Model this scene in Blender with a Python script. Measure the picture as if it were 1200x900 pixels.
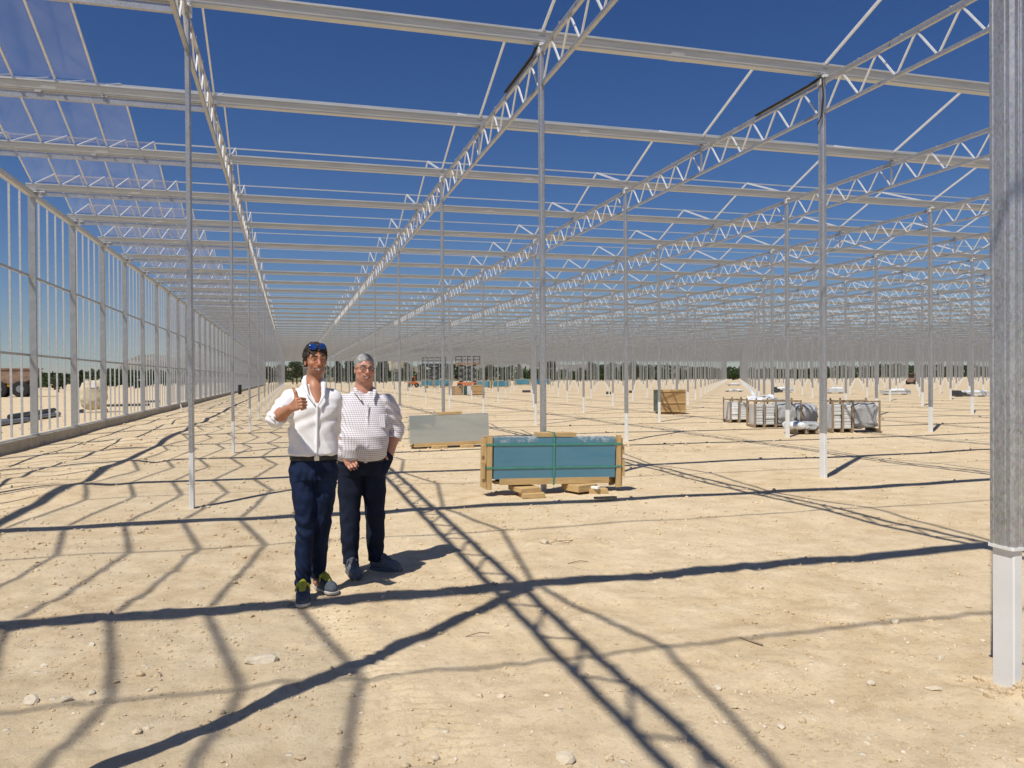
import bpy, math, random
import numpy as np
from mathutils import Vector, Matrix
random.seed(7); RNG = np.random.default_rng(7)
for o in list(bpy.data.objects): bpy.data.objects.remove(o)
SC = bpy.context.scene; COL = SC.collection
R = math.radians

# ------------------------------------------------------------------ camera
YAW, PITCH, ROLL, EYE, FPX = 0.2739, -0.0085, -0.0068, 1.589, 927.68
def cam_axes():
    cy, sy, cp, sp = math.cos(YAW), math.sin(YAW), math.cos(PITCH), math.sin(PITCH)
    fw = Vector((sy*cp, cy*cp, sp)); r = Vector((cy, -sy, 0)); u = r.cross(fw)
    c, s = math.cos(ROLL), math.sin(ROLL)
    return fw, c*r + s*u, -s*r + c*u
FW, RT, UP = cam_axes()
cd = bpy.data.cameras.new('camera'); cam = bpy.data.objects.new('camera', cd); COL.objects.link(cam)
cd.sensor_width = 36; cd.lens = FPX/1200*36; cd.clip_end = 40000; cd.clip_start = .05
m = Matrix((RT, UP, -FW)).transposed().to_4x4(); m.translation = (0, 0, EYE)
cam.matrix_world = m; SC.camera = cam
def px(P):                                     # where a point falls in the 1200 x 900 photo, and its depth
    q = Vector(P) - Vector((0, 0, EYE)); d = q.dot(FW)
    if d < .1: return -9999, -9999, d
    return 600 + FPX*q.dot(RT)/d, 450 - FPX*q.dot(UP)/d, d

# ------------------------------------------------------------------ light
SUN_EL, SUN_AZ = R(57.4), R(227.1)             # azimuth from +Y towards +X
w = bpy.data.worlds.new('World'); SC.world = w; w.use_nodes = True
nt = w.node_tree; bg = nt.nodes['Background']
sky = nt.nodes.new('ShaderNodeTexSky'); sky.sky_type = 'NISHITA'; sky.sun_disc = False
sky.sun_elevation = SUN_EL; sky.sun_rotation = SUN_AZ; sky.altitude = 300
sky.air_density = 1.0; sky.dust_density = 0; sky.ozone_density = 6
hs = nt.nodes.new('ShaderNodeHueSaturation'); hs.inputs['Saturation'].default_value = 1.24; hs.inputs['Hue'].default_value = .512
nt.links.new(sky.outputs[0], hs.inputs['Color']); nt.links.new(hs.outputs[0], bg.inputs[0]); bg.inputs[1].default_value = .066
sd = bpy.data.lights.new('sun', 'SUN'); sd.energy = 4.85; sd.angle = R(.53); sd.color = (1, .95, .87)
so = bpy.data.objects.new('sun', sd); COL.objects.link(so)
ld = Vector((-math.sin(SUN_AZ)*math.cos(SUN_EL), -math.cos(SUN_AZ)*math.cos(SUN_EL), -math.sin(SUN_EL)))
so.rotation_euler = ld.to_track_quat('-Z', 'Y').to_euler(); so.location = (-20, -20, 40)
vs = SC.view_settings; vs.view_transform = 'Standard'; vs.look = 'None'; vs.gamma = 1; vs.exposure = 0; vs.use_curve_mapping = False
SC.render.engine = 'CYCLES'
SC.render.filter_size = 1.15
SC.cycles.use_denoising = True
SC.cycles.max_bounces = 8; SC.cycles.transparent_max_bounces = 48

# ------------------------------------------------------------------ materials
class N:                                       # tiny node helper
    def __init__(s, name):
        s.m = bpy.data.materials.new(name); s.m.use_nodes = True; s.t = s.m.node_tree
        s.b = s.t.nodes['Principled BSDF']; s.out = s.t.nodes['Material Output']
    def n(s, t, **kw):
        o = s.t.nodes.new('ShaderNode'+t)
        for k, v in kw.items():
            if k in o.inputs and not hasattr(type(o), k): o.inputs[k].default_value = v
            else: setattr(o, k, v)
        return o
    def l(s, a, b): s.t.links.new(a, b)
    def coord(s, scale=(1, 1, 1), out='Object', rot=(0, 0, 0)):
        c = s.n('TexCoord'); mp = s.n('Mapping'); mp.inputs['Scale'].default_value = scale; mp.inputs['Rotation'].default_value = rot
        s.l(c.outputs[out], mp.inputs[0]); return mp.outputs[0]
    def noise(s, vec, scale, detail=4, rough=.6):
        o = s.n('TexNoise'); o.inputs['Scale'].default_value = scale; o.inputs['Detail'].default_value = detail; o.inputs['Roughness'].default_value = rough
        s.l(vec, o.inputs['Vector']); return o.outputs['Fac']
    def ramp(s, fac, stops):
        o = s.n('ValToRGB'); e = o.color_ramp.elements
        while len(e) < len(stops): e.new(.5)
        for k, (p, c) in enumerate(stops):
            e[k].position = p; e[k].color = (*c, 1) if len(c) == 3 else c
        s.l(fac, o.inputs[0]); return o.outputs[0]
    def mix(s, fac, a, b, mode='MIX'):
        o = s.n('Mix', data_type='RGBA', blend_type=mode)
        for v, i in ((fac, 0), (a, 6), (b, 7)):
            if hasattr(v, 'is_output'): s.l(v, o.inputs[i])
            else: o.inputs[i].default_value = v if i == 0 or len(v) == 4 else (*v, 1)
        return o.outputs[2]
    def bump(s, h, strength, dist=.01, prev=None):
        o = s.n('Bump'); o.inputs['Strength'].default_value = strength; o.inputs['Distance'].default_value = dist
        s.l(h, o.inputs['Height'])
        if prev is not None: s.l(prev, o.inputs['Normal'])
        s.l(o.outputs[0], s.b.inputs['Normal']); return o.outputs[0]
    def base(s, c, rough=.6, metal=0, spec=.5):
        if hasattr(c, 'is_output'): s.l(c, s.b.inputs['Base Color'])
        else: s.b.inputs['Base Color'].default_value = (*c, 1)
        s.b.inputs['Roughness'].default_value = rough; s.b.inputs['Metallic'].default_value = metal
        s.b.inputs['Specular IOR Level'].default_value = spec
        return s
def g3(v): return (v, v, v)
M = {}
def plain(name, c, rough=.6, metal=0, var=.15, scale=12, spec=.5, bump=0):
    n = N(name); v = n.coord(); f = n.noise(v, scale, 5)
    lo = tuple(x*(1-var) for x in c); hi = tuple(min(1, x*(1+var)) for x in c)
    n.base(n.ramp(f, [(.3, lo), (.7, hi)]), rough, metal, spec)
    if bump: n.bump(n.noise(v, scale*4, 4), bump, .01)
    M[name] = n.m; return n.m
# galvanised steel: spangle cells, streaks, dull zinc patina
def galv(name, c, metal, rough, streak=(20, 20, 11)):
    n = N(name); v = n.coord()
    vo = n.n('TexVoronoi'); vo.inputs['Scale'].default_value = 120; n.l(n.coord((1, 1, .55)), vo.inputs['Vector'])
    st = n.noise(n.coord(streak), 3.0, 6, .65); pat = n.noise(v, 5, 5)
    a = n.ramp(st, [(.30, tuple(x*.72 for x in c)), (.5, c), (.72, tuple(min(1, x*1.22) for x in c))])
    b = n.mix(.42, a, vo.outputs['Color'], 'SOFT_LIGHT')
    d = n.mix(n.ramp(pat, [(.45, g3(0)), (.75, g3(.4))]), b, tuple(x*1.5 for x in c))
    hs = n.n('HueSaturation'); hs.inputs['Saturation'].default_value = .35; n.l(d, hs.inputs['Color'])
    n.base(hs.outputs[0], rough, metal)
    n.l(n.ramp(st, [(.3, g3(rough+.12)), (.7, g3(rough-.1))]), n.b.inputs['Roughness'])
    n.bump(st, .12, .004); M[name] = n.m; return n.m
galv('galvanised', (.36, .395, .43), .68, .36)
galv('galvanised_dark', (.30, .32, .33), .45, .5)
plain('sleeve_white', (.74, .75, .74), .45, 0, .06, 3)
# mill aluminium: slightly warm, faint streaks along the run
n = N('aluminium'); f = n.noise(n.coord((.6, 9, 9)), 2.5, 5); n.base(n.ramp(f, [(.3, (.42, .445, .465)), (.7, (.55, .575, .595))]), .40, .35); M['aluminium'] = n.m
n = N('bar_white'); f = n.noise(n.coord((3, 3, 3)), 4, 3); n.base(n.ramp(f, [(.3, (.64, .655, .67)), (.7, (.78, .79, .80))]), .38, .2); M['bar_white'] = n.m
# new horticultural glass with a film of dust
n = N('dusty_glass'); v = n.coord()
tr = n.n('BsdfTransparent'); tr.inputs[0].default_value = (.985, .99, .995, 1)
df = n.n('BsdfDiffuse'); df.inputs[0].default_value = (.85, .84, .88, 1)
tl = n.n('BsdfTranslucent'); tl.inputs[0].default_value = (.88, .84, .90, 1)
gl = n.n('BsdfGlossy'); gl.inputs[0].default_value = (1, 1, 1, 1); gl.inputs['Roughness'].default_value = .04
a1 = n.n('MixShader'); a1.inputs[0].default_value = .7; n.l(df.outputs[0], a1.inputs[1]); n.l(tl.outputs[0], a1.inputs[2])
a2 = n.n('MixShader'); n.l(n.ramp(n.noise(v, 1.6, 6), [(.3, g3(.018)), (.72, g3(.050))]), a2.inputs[0]); n.l(tr.outputs[0], a2.inputs[1]); n.l(a1.outputs[0], a2.inputs[2])
lw = n.n('LayerWeight'); lw.inputs[0].default_value = .5
fr = n.n('Math', operation='POWER'); n.l(lw.outputs['Facing'], fr.inputs[0]); fr.inputs[1].default_value = 5
f2 = n.n('Math', operation='MULTIPLY_ADD'); n.l(fr.outputs[0], f2.inputs[0]); f2.inputs[1].default_value = .6; f2.inputs[2].default_value = .012
a3 = n.n('MixShader'); n.l(f2.outputs[0], a3.inputs[0]); n.l(a2.outputs[0], a3.inputs[1]); n.l(gl.outputs[0], a3.inputs[2])
n.l(a3.outputs[0], n.out.inputs[0]); M['dusty_glass'] = n.m
# sandy building-site soil
n = N('dry_soil'); v = n.coord()
big = n.noise(v, .35, 5, .6); mid = n.noise(v, 2.6, 7, .68); fine = n.noise(v, 24, 8, .78); grit = n.noise(v, 75, 6, .8)
c1 = n.ramp(mid, [(.28, (.47, .345, .20)), (.5, (.63, .49, .305)), (.72, (.74, .61, .42))])
c2 = n.mix(n.ramp(big, [(.35, g3(0)), (.7, g3(.55))]), c1, (.71, .60, .42))
c3 = n.mix(n.ramp(fine, [(.34, g3(.6)), (.48, g3(0))]), c2, (.42, .30, .17))
c4 = n.mix(n.ramp(grit, [(.56, g3(0)), (.70, g3(.75))]), c3, (.80, .72, .57))
vo = n.n('TexVoronoi'); vo.inputs['Scale'].default_value = 9; vo.inputs['Randomness'].default_value = 1; n.l(v, vo.inputs['Vector'])
peb = n.ramp(vo.outputs['Distance'], [(.10, g3(.75)), (.16, g3(0))])
sel = n.n('Math', operation='GREATER_THAN'); sel.inputs[1].default_value = .80
sp = n.n('SeparateColor'); n.l(vo.outputs['Color'], sp.inputs[0]); n.l(sp.outputs[0], sel.inputs[0])
pm = n.n('Math', operation='MULTIPLY'); n.l(peb, pm.inputs[0]); n.l(sel.outputs[0], pm.inputs[1])
c5 = n.mix(pm.outputs[0], c4, (.78, .71, .58))
# scrubby fields far beyond the site
sx = n.n('SeparateXYZ'); n.l(n.coord(), sx.inputs[0])
mr = n.n('MapRange'); mr.inputs[1].default_value = 330; mr.inputs[2].default_value = 420; n.l(sx.outputs[1], mr.inputs[0])
c6 = n.mix(mr.outputs[0], c5, n.ramp(n.noise(v, .012, 4), [(.4, (.22, .17, .08)), (.6, (.13, .14, .05))]))
n.base(c6, .95, 0, .15)
b1 = n.bump(mid, .35, .05); b2 = n.bump(fine, .6, .020, b1); b3 = n.bump(grit, .6, .007, b2); n.bump(pm.outputs[0], .5, .02, b3)
M['dry_soil'] = n.m
n = N('pale_stone'); f = n.noise(n.coord(), 9, 6); n.base(n.ramp(f, [(.3, (.47, .39, .28)), (.7, (.74, .66, .52))]), .9, 0, .2); n.bump(f, .5, .02); M['pale_stone'] = n.m
def wood(name, c, axis=(1.5, 22, 22)):
    n = N(name); f = n.noise(n.coord(axis), 2.2, 6, .6); k = n.noise(n.coord(), 3, 3)
    a = n.ramp(f, [(.25, tuple(x*.62 for x in c)), (.5, c), (.78, tuple(min(1, x*1.22) for x in c))])
    n.base(n.mix(n.ramp(k, [(.5, g3(0)), (.8, g3(.35))]), a, tuple(x*.55 for x in c)), .75, 0, .25); n.bump(f, .25, .006); M[name] = n.m
wood('pine', (.52, .36, .17)); wood('pine_upright', (.52, .36, .17), (22, 22, 1.5)); wood('weathered_timber', (.30, .225, .15), (20, 20, 2)); wood('plywood', (.42, .27, .12), (2, 2, 12))
plain('concrete', (.42, .38, .31), .9, 0, .18, 5, .2, .3)
plain('blue_glass_stack', (.060, .205, .30), .12, 0, .06, 1.2, .6); M['blue_glass_stack'].node_tree.nodes['Principled BSDF'].inputs['Coat Weight'].default_value = .6
plain('grey_glass_stack', (.33, .36, .35), .08, 0, .07, .9, .8); M['grey_glass_stack'].node_tree.nodes['Principled BSDF'].inputs['Coat Weight'].default_value = 1; M['grey_glass_stack'].node_tree.nodes['Principled BSDF'].inputs['Coat IOR'].default_value = 1.9
plain('green_strap', (.06, .26, .20), .45)
n = N('clear_film'); v = n.coord(); f = n.noise(v, 16, 4); n.base((.75, .8, .84), .2, 0, .7); n.bump(f, .5, .02)
n.l(n.ramp(f, [(.42, g3(.03)), (.70, g3(.55))]), n.b.inputs['Alpha']); M['clear_film'] = n.m
plain('white_plastic', (.72, .74, .76), .35, 0, .15, 6, .5, .4)
plain('bundle_grey', (.58, .59, .58), .5, .1, .15, 3, .5, .2)
plain('foam_wrap', (.36, .37, .375), .6, 0, .28, 26, .4, .8)
plain('dark_metal', (.05, .055, .06), .55, .2)
plain('grey_steel', (.22, .24, .26), .5, .3)
plain('black_rubber', (.018, .018, .018), .8)
plain('black_plastic', (.02, .02, .022), .5)
plain('orange_paint', (.55, .14, .03), .5)
plain('yellow_paint', (.50, .28, .03), .55, 0, .3, 3)
plain('dumper_body', (.26, .17, .12), .7, .1, .3, 2)
plain('cream_cloth', (.55, .47, .33), .8, 0, .12, 5, .2, .4)
plain('label_white', (.8, .8, .8), .6, 0, .02)
plain('dark_green_film', (.05, .10, .09), .4, 0, .3, 8, .5, .3)
plain('bark', (.10, .075, .05), .9, 0, .3)
for nm, a, b in (('leaf_dark', (.012, .026, .010), (.045, .07, .022)), ('leaf_olive', (.03, .045, .016), (.085, .10, .045)), ('leaf_green', (.02, .042, .01), (.065, .10, .022))):
    n = N(nm); gi = n.n('NewGeometry'); n.base(n.ramp(gi.outputs['Random Per Island'], [(0, a), (1, b)]), .7, 0, .25); M[nm] = n.m
n = N('limestone'); v = n.coord(); f = n.noise(v, .004, 8, .7); n.base(n.ramp(f, [(.35, (.11, .12, .07)), (.5, (.20, .18, .13)), (.62, (.34, .31, .26))]), .95, 0, .1); M['limestone'] = n.m
n = N('scrub_hill'); v = n.coord(); f = n.noise(v, .02, 8, .7); n.base(n.ramp(f, [(.35, (.10, .11, .05)), (.5, (.27, .23, .15)), (.65, (.40, .34, .24))]), .95, 0, .1); M['scrub_hill'] = n.m
# clothes and skin
n = N('skin'); at = n.n('VertexColor'); at.layer_name = 'tint'; f = n.noise(n.coord(), 60, 4)
n.base(n.mix(.25, at.outputs[0], n.ramp(f, [(.3, (.26, .12, .07)), (.7, (.60, .36, .25))]), 'SOFT_LIGHT'), .48, 0, .4)
n.b.inputs['Subsurface Weight'].default_value = .08; n.b.inputs['Subsurface Radius'].default_value = (.012, .005, .003); n.b.inputs['Subsurface Scale'].default_value = .5
n.bump(f, .15, .002); M['skin'] = n.m
def cloth(name, c, weave=900, rough=.85, var=.2):
    n = N(name); v = n.coord(); f = n.noise(v, 7, 5); g = n.noise(v, weave, 2)
    n.base(n.ramp(f, [(.3, tuple(x*(1-var) for x in c)), (.7, tuple(min(1, x*(1+var)) for x in c))]), rough, 0, .15)
    b = n.bump(n.noise(v, 16, 4), .35, .012); n.bump(g, .12, .001, b); M[name] = n.m
cloth('white_cotton', (.78, .78, .80), 700, .8, .03)
cloth('blue_denim', (.008, .016, .044), 500, .8, .6)
cloth('navy_cotton', (.011, .016, .032), 500, .85, .3)
for nm, a, b in (('hair_dark', (.008, .006, .005), (.05, .034, .024)), ('hair_grey', (.10, .095, .09), (.46, .45, .43))):
    n = N(nm); f = n.noise(n.coord((170, 45, 45)), 1.0, 5, .7); g = n.noise(n.coord(), 26, 3); n.base(n.mix(.5, n.ramp(f, [(.36, a), (.64, b)]), n.ramp(g, [(.35, a), (.65, b)])), .5, 0, .3); n.bump(f, .6, .006); M[nm] = n.m
n = N('checked_cotton'); sx = n.n('SeparateXYZ'); n.l(n.coord(), sx.inputs[0])
def lines(src, per, wd, ph=0):
    a = n.n('Math', operation='MULTIPLY_ADD'); a.inputs[1].default_value = 1/per; a.inputs[2].default_value = ph; n.l(src, a.inputs[0])
    b = n.n('Math', operation='FRACT'); n.l(a.outputs[0], b.inputs[0]); c = n.n('Math', operation='LESS_THAN'); c.inputs[1].default_value = wd; n.l(b.outputs[0], c.inputs[0]); return c.outputs[0]
ad = n.n('Math', operation='MULTIPLY_ADD'); n.l(sx.outputs[1], ad.inputs[0]); ad.inputs[1].default_value = .55; n.l(sx.outputs[0], ad.inputs[2])
c = n.mix(lines(ad.outputs[0], .0165, .24), (.74, .73, .74), (.46, .44, .54)); c = n.mix(lines(sx.outputs[2], .0165, .24, .3), c, (.50, .42, .44), 'MULTIPLY')
n.base(c, .85, 0, .15); n.bump(n.noise(n.coord(), 14, 4), .3, .012); M['checked_cotton'] = n.m
plain('shoe_grey', (.13, .14, .155), .8, 0, .3, 40, .2, .3); plain('shoe_dark', (.075, .085, .105), .75, 0, .3, 40, .2); plain('lace_yellow', (.42, .40, .03), .7); plain('sole_white', (.45, .43, .38), .7)
plain('belt_leather', (.012, .010, .009), .5); plain('buckle_metal', (.6, .58, .52), .3, .9); plain('lens_blue', (.01, .05, .22), .05, .3, .5, 20, .9); plain('eye_dark', (.02, .014, .012), .3); plain('teeth', (.46, .41, .35), .4, 0, .02); plain('lip', (.32, .11, .08), .5, 0, .1)
n = N('spectacle_glass'); tr = n.n('BsdfTransparent'); tr.inputs[0].default_value = (.88, .88, .88, 1); gl = n.n('BsdfGlossy'); gl.inputs['Roughness'].default_value = .05
a1 = n.n('MixShader'); a1.inputs[0].default_value = .12; n.l(tr.outputs[0], a1.inputs[1]); n.l(gl.outputs[0], a1.inputs[2]); n.l(a1.outputs[0], n.out.inputs[0]); M['spectacle_glass'] = n.m

# ------------------------------------------------------------------ mesh helpers
class MB:
    def __init__(s): s.v = []; s.f = []; s.mi = []; s.cur = 0
    def add(s, vs, fs):
        k = len(s.v); s.v += [tuple(p) for p in vs]; s.f += [tuple(i+k for i in f) for f in fs]; s.mi += [s.cur]*len(fs); return s
    def box(s, c, d, rz=0, tilt=None):
        hx, hy, hz = d[0]/2, d[1]/2, d[2]/2; cs, sn = math.cos(rz), math.sin(rz); vs = []
        for z in (-hz, hz):
            for x, y in ((-hx, -hy), (hx, -hy), (hx, hy), (-hx, hy)):
                p = Vector((x, y, z))
                if tilt: p = tilt @ p
                vs.append((c[0]+p.x*cs-p.y*sn, c[1]+p.x*sn+p.y*cs, c[2]+p.z))
        return s.add(vs, [(3, 2, 1, 0), (4, 5, 6, 7), (0, 1, 5, 4), (1, 2, 6, 5), (2, 3, 7, 6), (3, 0, 4, 7)])
    def bar(s, a, b, w, h, up=(0, 0, 1)):        # square bar, w across, h along up
        a, b = Vector(a), Vector(b); t = (b-a).normalized(); u = Vector(up)
        if abs(t.dot(u)) > .98: u = Vector((0, 1, 0))
        sd = t.cross(u).normalized(); u = sd.cross(t).normalized(); vs = []
        for p in (a, b):
            for i, j in ((-1, -1), (1, -1), (1, 1), (-1, 1)): vs.append(p + sd*(i*w/2) + u*(j*h/2))
        return s.add(vs, [(3, 2, 1, 0), (4, 5, 6, 7), (0, 1, 5, 4), (1, 2, 6, 5), (2, 3, 7, 6), (3, 0, 4, 7)])
    def tube(s, pts, r, n=8):
        P = [Vector(p) for p in pts]; rs = r if isinstance(r, (list, tuple)) else [r]*len(P); vs = []
        for i, p in enumerate(P):
            t = (P[min(i+1, len(P)-1)] - P[max(i-1, 0)]).normalized(); u = Vector((0, 0, 1)) if abs(t.z) < .9 else Vector((1, 0, 0))
            a = t.cross(u).normalized(); b = t.cross(a)
            for k in range(n): q = 2*math.pi*k/n; vs.append(p + a*(rs[i]*math.cos(q)) + b*(rs[i]*math.sin(q)))
        fs = [(i*n+k, i*n+(k+1) % n, (i+1)*n+(k+1) % n, (i+1)*n+k) for i in range(len(P)-1) for k in range(n)]
        fs += [tuple(range(n))[::-1], tuple((len(P)-1)*n+k for k in range(n))]
        return s.add(vs, fs)
    def prism(s, prof, a, b, ax=0):              # profile extruded along axis ax from a to b
        k = len(prof); vs = []
        for t in (a, b):
            for p, q in prof: vs.append((t, p, q) if ax == 0 else (p, t, q) if ax == 1 else (p, q, t))
        fs = [(i, (i+1) % k, k+(i+1) % k, k+i) for i in range(k)] + [tuple(range(k))[::-1], tuple(range(k, 2*k))]
        return s.add(vs, fs)
    def build(s, name, mat, parent=None, smooth=False, fix=True):
        me = bpy.data.meshes.new(name); me.from_pydata(s.v, [], s.f)
        for q in (mat if isinstance(mat, (list, tuple)) else [mat]): me.materials.append(M[q])
        if isinstance(mat, (list, tuple)): me.polygons.foreach_set('material_index', s.mi)
        if fix:
            import bmesh
            bm = bmesh.new(); bm.from_mesh(me); bmesh.ops.recalc_face_normals(bm, faces=bm.faces); bm.to_mesh(me); bm.free()
        if smooth: me.polygons.foreach_set('use_smooth', [True]*len(me.polygons))
        o = bpy.data.objects.new(name, me); COL.objects.link(o)
        if parent: o.parent = parent
        return o
def np_mesh(name, V, F, mat, smooth=False):      # fast mesh from numpy quads
    me = bpy.data.meshes.new(name); V = np.ascontiguousarray(V, np.float32); F = np.ascontiguousarray(F, np.int32); k = F.shape[1]
    me.vertices.add(len(V)); me.vertices.foreach_set('co', V.ravel())
    me.loops.add(F.size); me.loops.foreach_set('vertex_index', F.ravel())
    me.polygons.add(len(F)); me.polygons.foreach_set('loop_start', np.arange(len(F), dtype=np.int32)*k)
    me.update(calc_edges=True); me.validate()
    me.polygons.foreach_set('use_smooth', np.full(len(me.polygons), bool(smooth)))
    if mat: me.materials.append(M[mat])
    return me
def np_obj(name, V, F, mat, parent=None, smooth=False):
    o = bpy.data.objects.new(name, np_mesh(name, V, F, mat, smooth)); COL.objects.link(o)
    if parent: o.parent = parent
    return o
def tag(o, label=None, cat=None, group=None, kind=None):
    for k, v in (('label', label), ('category', cat), ('group', group), ('kind', kind)):
        if v: o[k] = v
    return o
def empty(name, loc=(0, 0, 0), rz=0):
    o = bpy.data.objects.new(name, None); COL.objects.link(o); o.location = loc; o.rotation_euler.z = rz; o.empty_display_size = .1; return o
KIDS = {}
def kids(o):
    if o.name not in KIDS: KIDS[o.name] = list(o.children)
    return KIDS[o.name]
def copy_tree(o, parent=None):
    c = o.copy(); COL.objects.link(c)
    if parent: c.parent = parent
    for k in kids(o): copy_tree(k, c)
    return c
def tile(v, f, offs):                            # one template repeated at many offsets
    v = np.asarray(v, np.float32); f = np.asarray(f, np.int32); offs = np.asarray(offs, np.float32)
    return (v[None] + offs[:, None]).reshape(-1, 3), (f[None] + (np.arange(len(offs))*len(v))[:, None, None]).reshape(-1, 4)
def nth(n):
    W_ = ['first', 'second', 'third', 'fourth', 'fifth', 'sixth', 'seventh', 'eighth', 'ninth', 'tenth', 'eleventh', 'twelfth']
    if n <= 12: return W_[n-1]
    return '%d%s' % (n, 'th' if n % 100 in (11, 12, 13) else {1: 'st', 2: 'nd', 3: 'rd'}.get(n % 10, 'th'))

# ------------------------------------------------------------------ layout of the greenhouse frame (metres)
BAY = 3.72; Y1 = 10.490; ROW = 4.552; XA = -1.173; XB = 3.395; XW = -5.957
Z_GUT, Z_GTOP, Z_TOP, Z_BOT, Z_RIDGE, Z_SLV = 6.20, 6.36, 6.09, 5.635, 7.03, .71
GMIN, GMAX, KMAX = -2, 56, 62
def YG(g): return Y1 + BAY*(g-1)
def XR(k): return XA if k == 0 else XB + ROW*(k-1)
XEND = XR(KMAX)

# ------------------------------------------------------------------ ground
def vnoise(x, y, seed=0):
    xi = np.floor(x).astype(np.int64); yi = np.floor(y).astype(np.int64); fx = x-xi; fy = y-yi
    fx = fx*fx*(3-2*fx); fy = fy*fy*(3-2*fy)
    def h(a, b):
        n = (a*374761393 + b*668265263 + seed*974711) & 0xffffffff
        n = ((n ^ (n >> 13))*1274126177) & 0xffffffff
        return ((n ^ (n >> 16)) & 0xffff)/32767.5 - 1
    return (h(xi, yi)*(1-fx) + h(xi+1, yi)*fx)*(1-fy) + (h(xi, yi+1)*(1-fx) + h(xi+1, yi+1)*fx)*fy
def ground_z(x, y, cell):
    z = np.zeros_like(x, dtype=float); r = np.hypot(x, y); fade = np.clip(1.6 - r/70, 0, 1)
    for wl, am, sd_ in ((3.1, .022, 1), (1.1, .014, 2), (.47, .011, 3), (.21, .0070, 4), (.11, .0085, 5), (.065, .0075, 6), (.045, .0050, 7)):
        z += am*np.clip(wl/cell/2.2 - 1, 0, 1)*vnoise(x/wl + sd_*7.3, y/wl - sd_*3.1, sd_)*fade
    q = vnoise(x/.085+3, y/.085+9, 31)*np.clip(vnoise(x/.7, y/.7, 32)*1.5+.2, 0, 1); z += .024*np.clip(q-.35, 0, 1)*np.clip(.085/cell/2-1, 0, 1)*fade   # loose crumbs in patches
    # lumpy spoil along the wall footing
    b = np.exp(-((x + 4.0)/1.2)**2)*np.clip((y-8)/6, 0, 1)*np.clip(1.4-r/110, 0, 1)
    z += b*(.07*vnoise(x/.8, y/1.4, 11) + .05*vnoise(x/.35, y/.6, 12)*np.clip(1.2-cell/.4, 0, 1)) + .04*b
    z -= .035*np.exp(-((x + 2.6)/.25)**2)*np.clip((y-9)/4, 0, 1)*np.clip(1.4-r/90, 0, 1)*(1+.6*vnoise(y*.9, y*0, 13))
    # tyre track running past the feet
    t = np.clip((y-3.4)/(6.6-3.4), 0, 1); xc = .62 - .62*t
    band = np.exp(-((x-xc)/.17)**4)*((y > 3.2) & (y < 7.2))
    z += band*.011*np.sin((y + .35*np.abs(x-xc))*2*math.pi/.085)*np.clip(1.4-cell/.05, 0, 1) - band*.008
    # earth heaped at the near column
    z += .05*np.exp(-(((x-3.55)/.20)**2 + ((y-3.05)/.16)**2))*(1 + .8*vnoise(x/.07, y/.07, 21))
    return z
def axis(lo, hi, h, far, g=1.045):
    mid = list(np.arange(lo, hi, h)); a = []; d = h; x = mid[-1]
    while x < far: d *= g; x += d; a.append(x)
    b = []; d = h; x = mid[0]
    while x > -far: d *= g; x -= d; b.append(x)
    return np.array(b[::-1] + mid + a)
gx = axis(-2.4, 4.2, .022, 9000, 1.024); gy = axis(2.95, 7.2, .022, 9000, 1.024)
cx_ = np.gradient(gx); cy_ = np.gradient(gy); X, Y = np.meshgrid(gx, gy)
Z = ground_z(X, Y, np.maximum(*np.meshgrid(cx_, cy_)))
nx, ny = len(gx), len(gy); I = np.arange(nx*ny).reshape(ny, nx)
F = np.stack([I[:-1, :-1], I[:-1, 1:], I[1:, 1:], I[1:, :-1]], -1).reshape(-1, 4)
gr = np_obj('ground', np.stack([X, Y, Z], -1).reshape(-1, 3), F, 'dry_soil', None, True); tag(gr, kind='structure')
def gz(x, y): return float(ground_z(np.array([x*1.0]), np.array([y*1.0]), np.array([.03]))[0])

# ------------------------------------------------------------------ hills and mountains
def ridge(name, x0, x1, y0, depth, hfun, mat, nx_=160, ny_=26, seed=3, amp=.25):
    xs = np.linspace(x0, x1, nx_); ts = np.linspace(0, 1, ny_); X_, T_ = np.meshgrid(xs, ts); Y_ = y0 + depth*T_
    H = hfun(X_)*np.sin(np.pi*np.clip(T_, 0, 1))**.8
    nz = sum(a*vnoise(X_/l, Y_/l, seed+i) for i, (l, a) in enumerate(((depth/3, .6), (depth/8, .3), (depth/20, .18), (depth/50, .1))))
    Z_ = np.maximum(H*(1 + amp*nz), -3) - 2
    I_ = np.arange(nx_*ny_).reshape(ny_, nx_); F_ = np.stack([I_[:-1, :-1], I_[:-1, 1:], I_[1:, 1:], I_[1:, :-1]], -1).reshape(-1, 4)
    return tag(np_obj(name, np.stack([X_, Y_, Z_], -1).reshape(-1, 3), F_, mat, None, True), kind='structure')
def bumps(*bs): return lambda x: sum(h*np.exp(-((x-c)/s)**2) for c, s, h in bs)
ridge('mountain', -3400, 200, 3800, 1500, bumps((-735, 75, 118), (-640, 60, 80), (-470, 90, 112), (-560, 90, 50), (-1500, 420, 40), (-330, 120, 50)), 'limestone', seed=5, amp=.5)
ridge('hills', -500, 900, 1500, 500, bumps((-20, 90, 34), (90, 60, 20), (212, 40, 36), (280, 120, 16), (560, 200, 14)), 'scrub_hill', seed=9, amp=.35)
ridge('hills', 700, 5200, 4600, 1200, bumps((1350, 420, 120), (2300, 700, 90), (4000, 800, 60)), 'limestone', seed=15, amp=.4)

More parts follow.
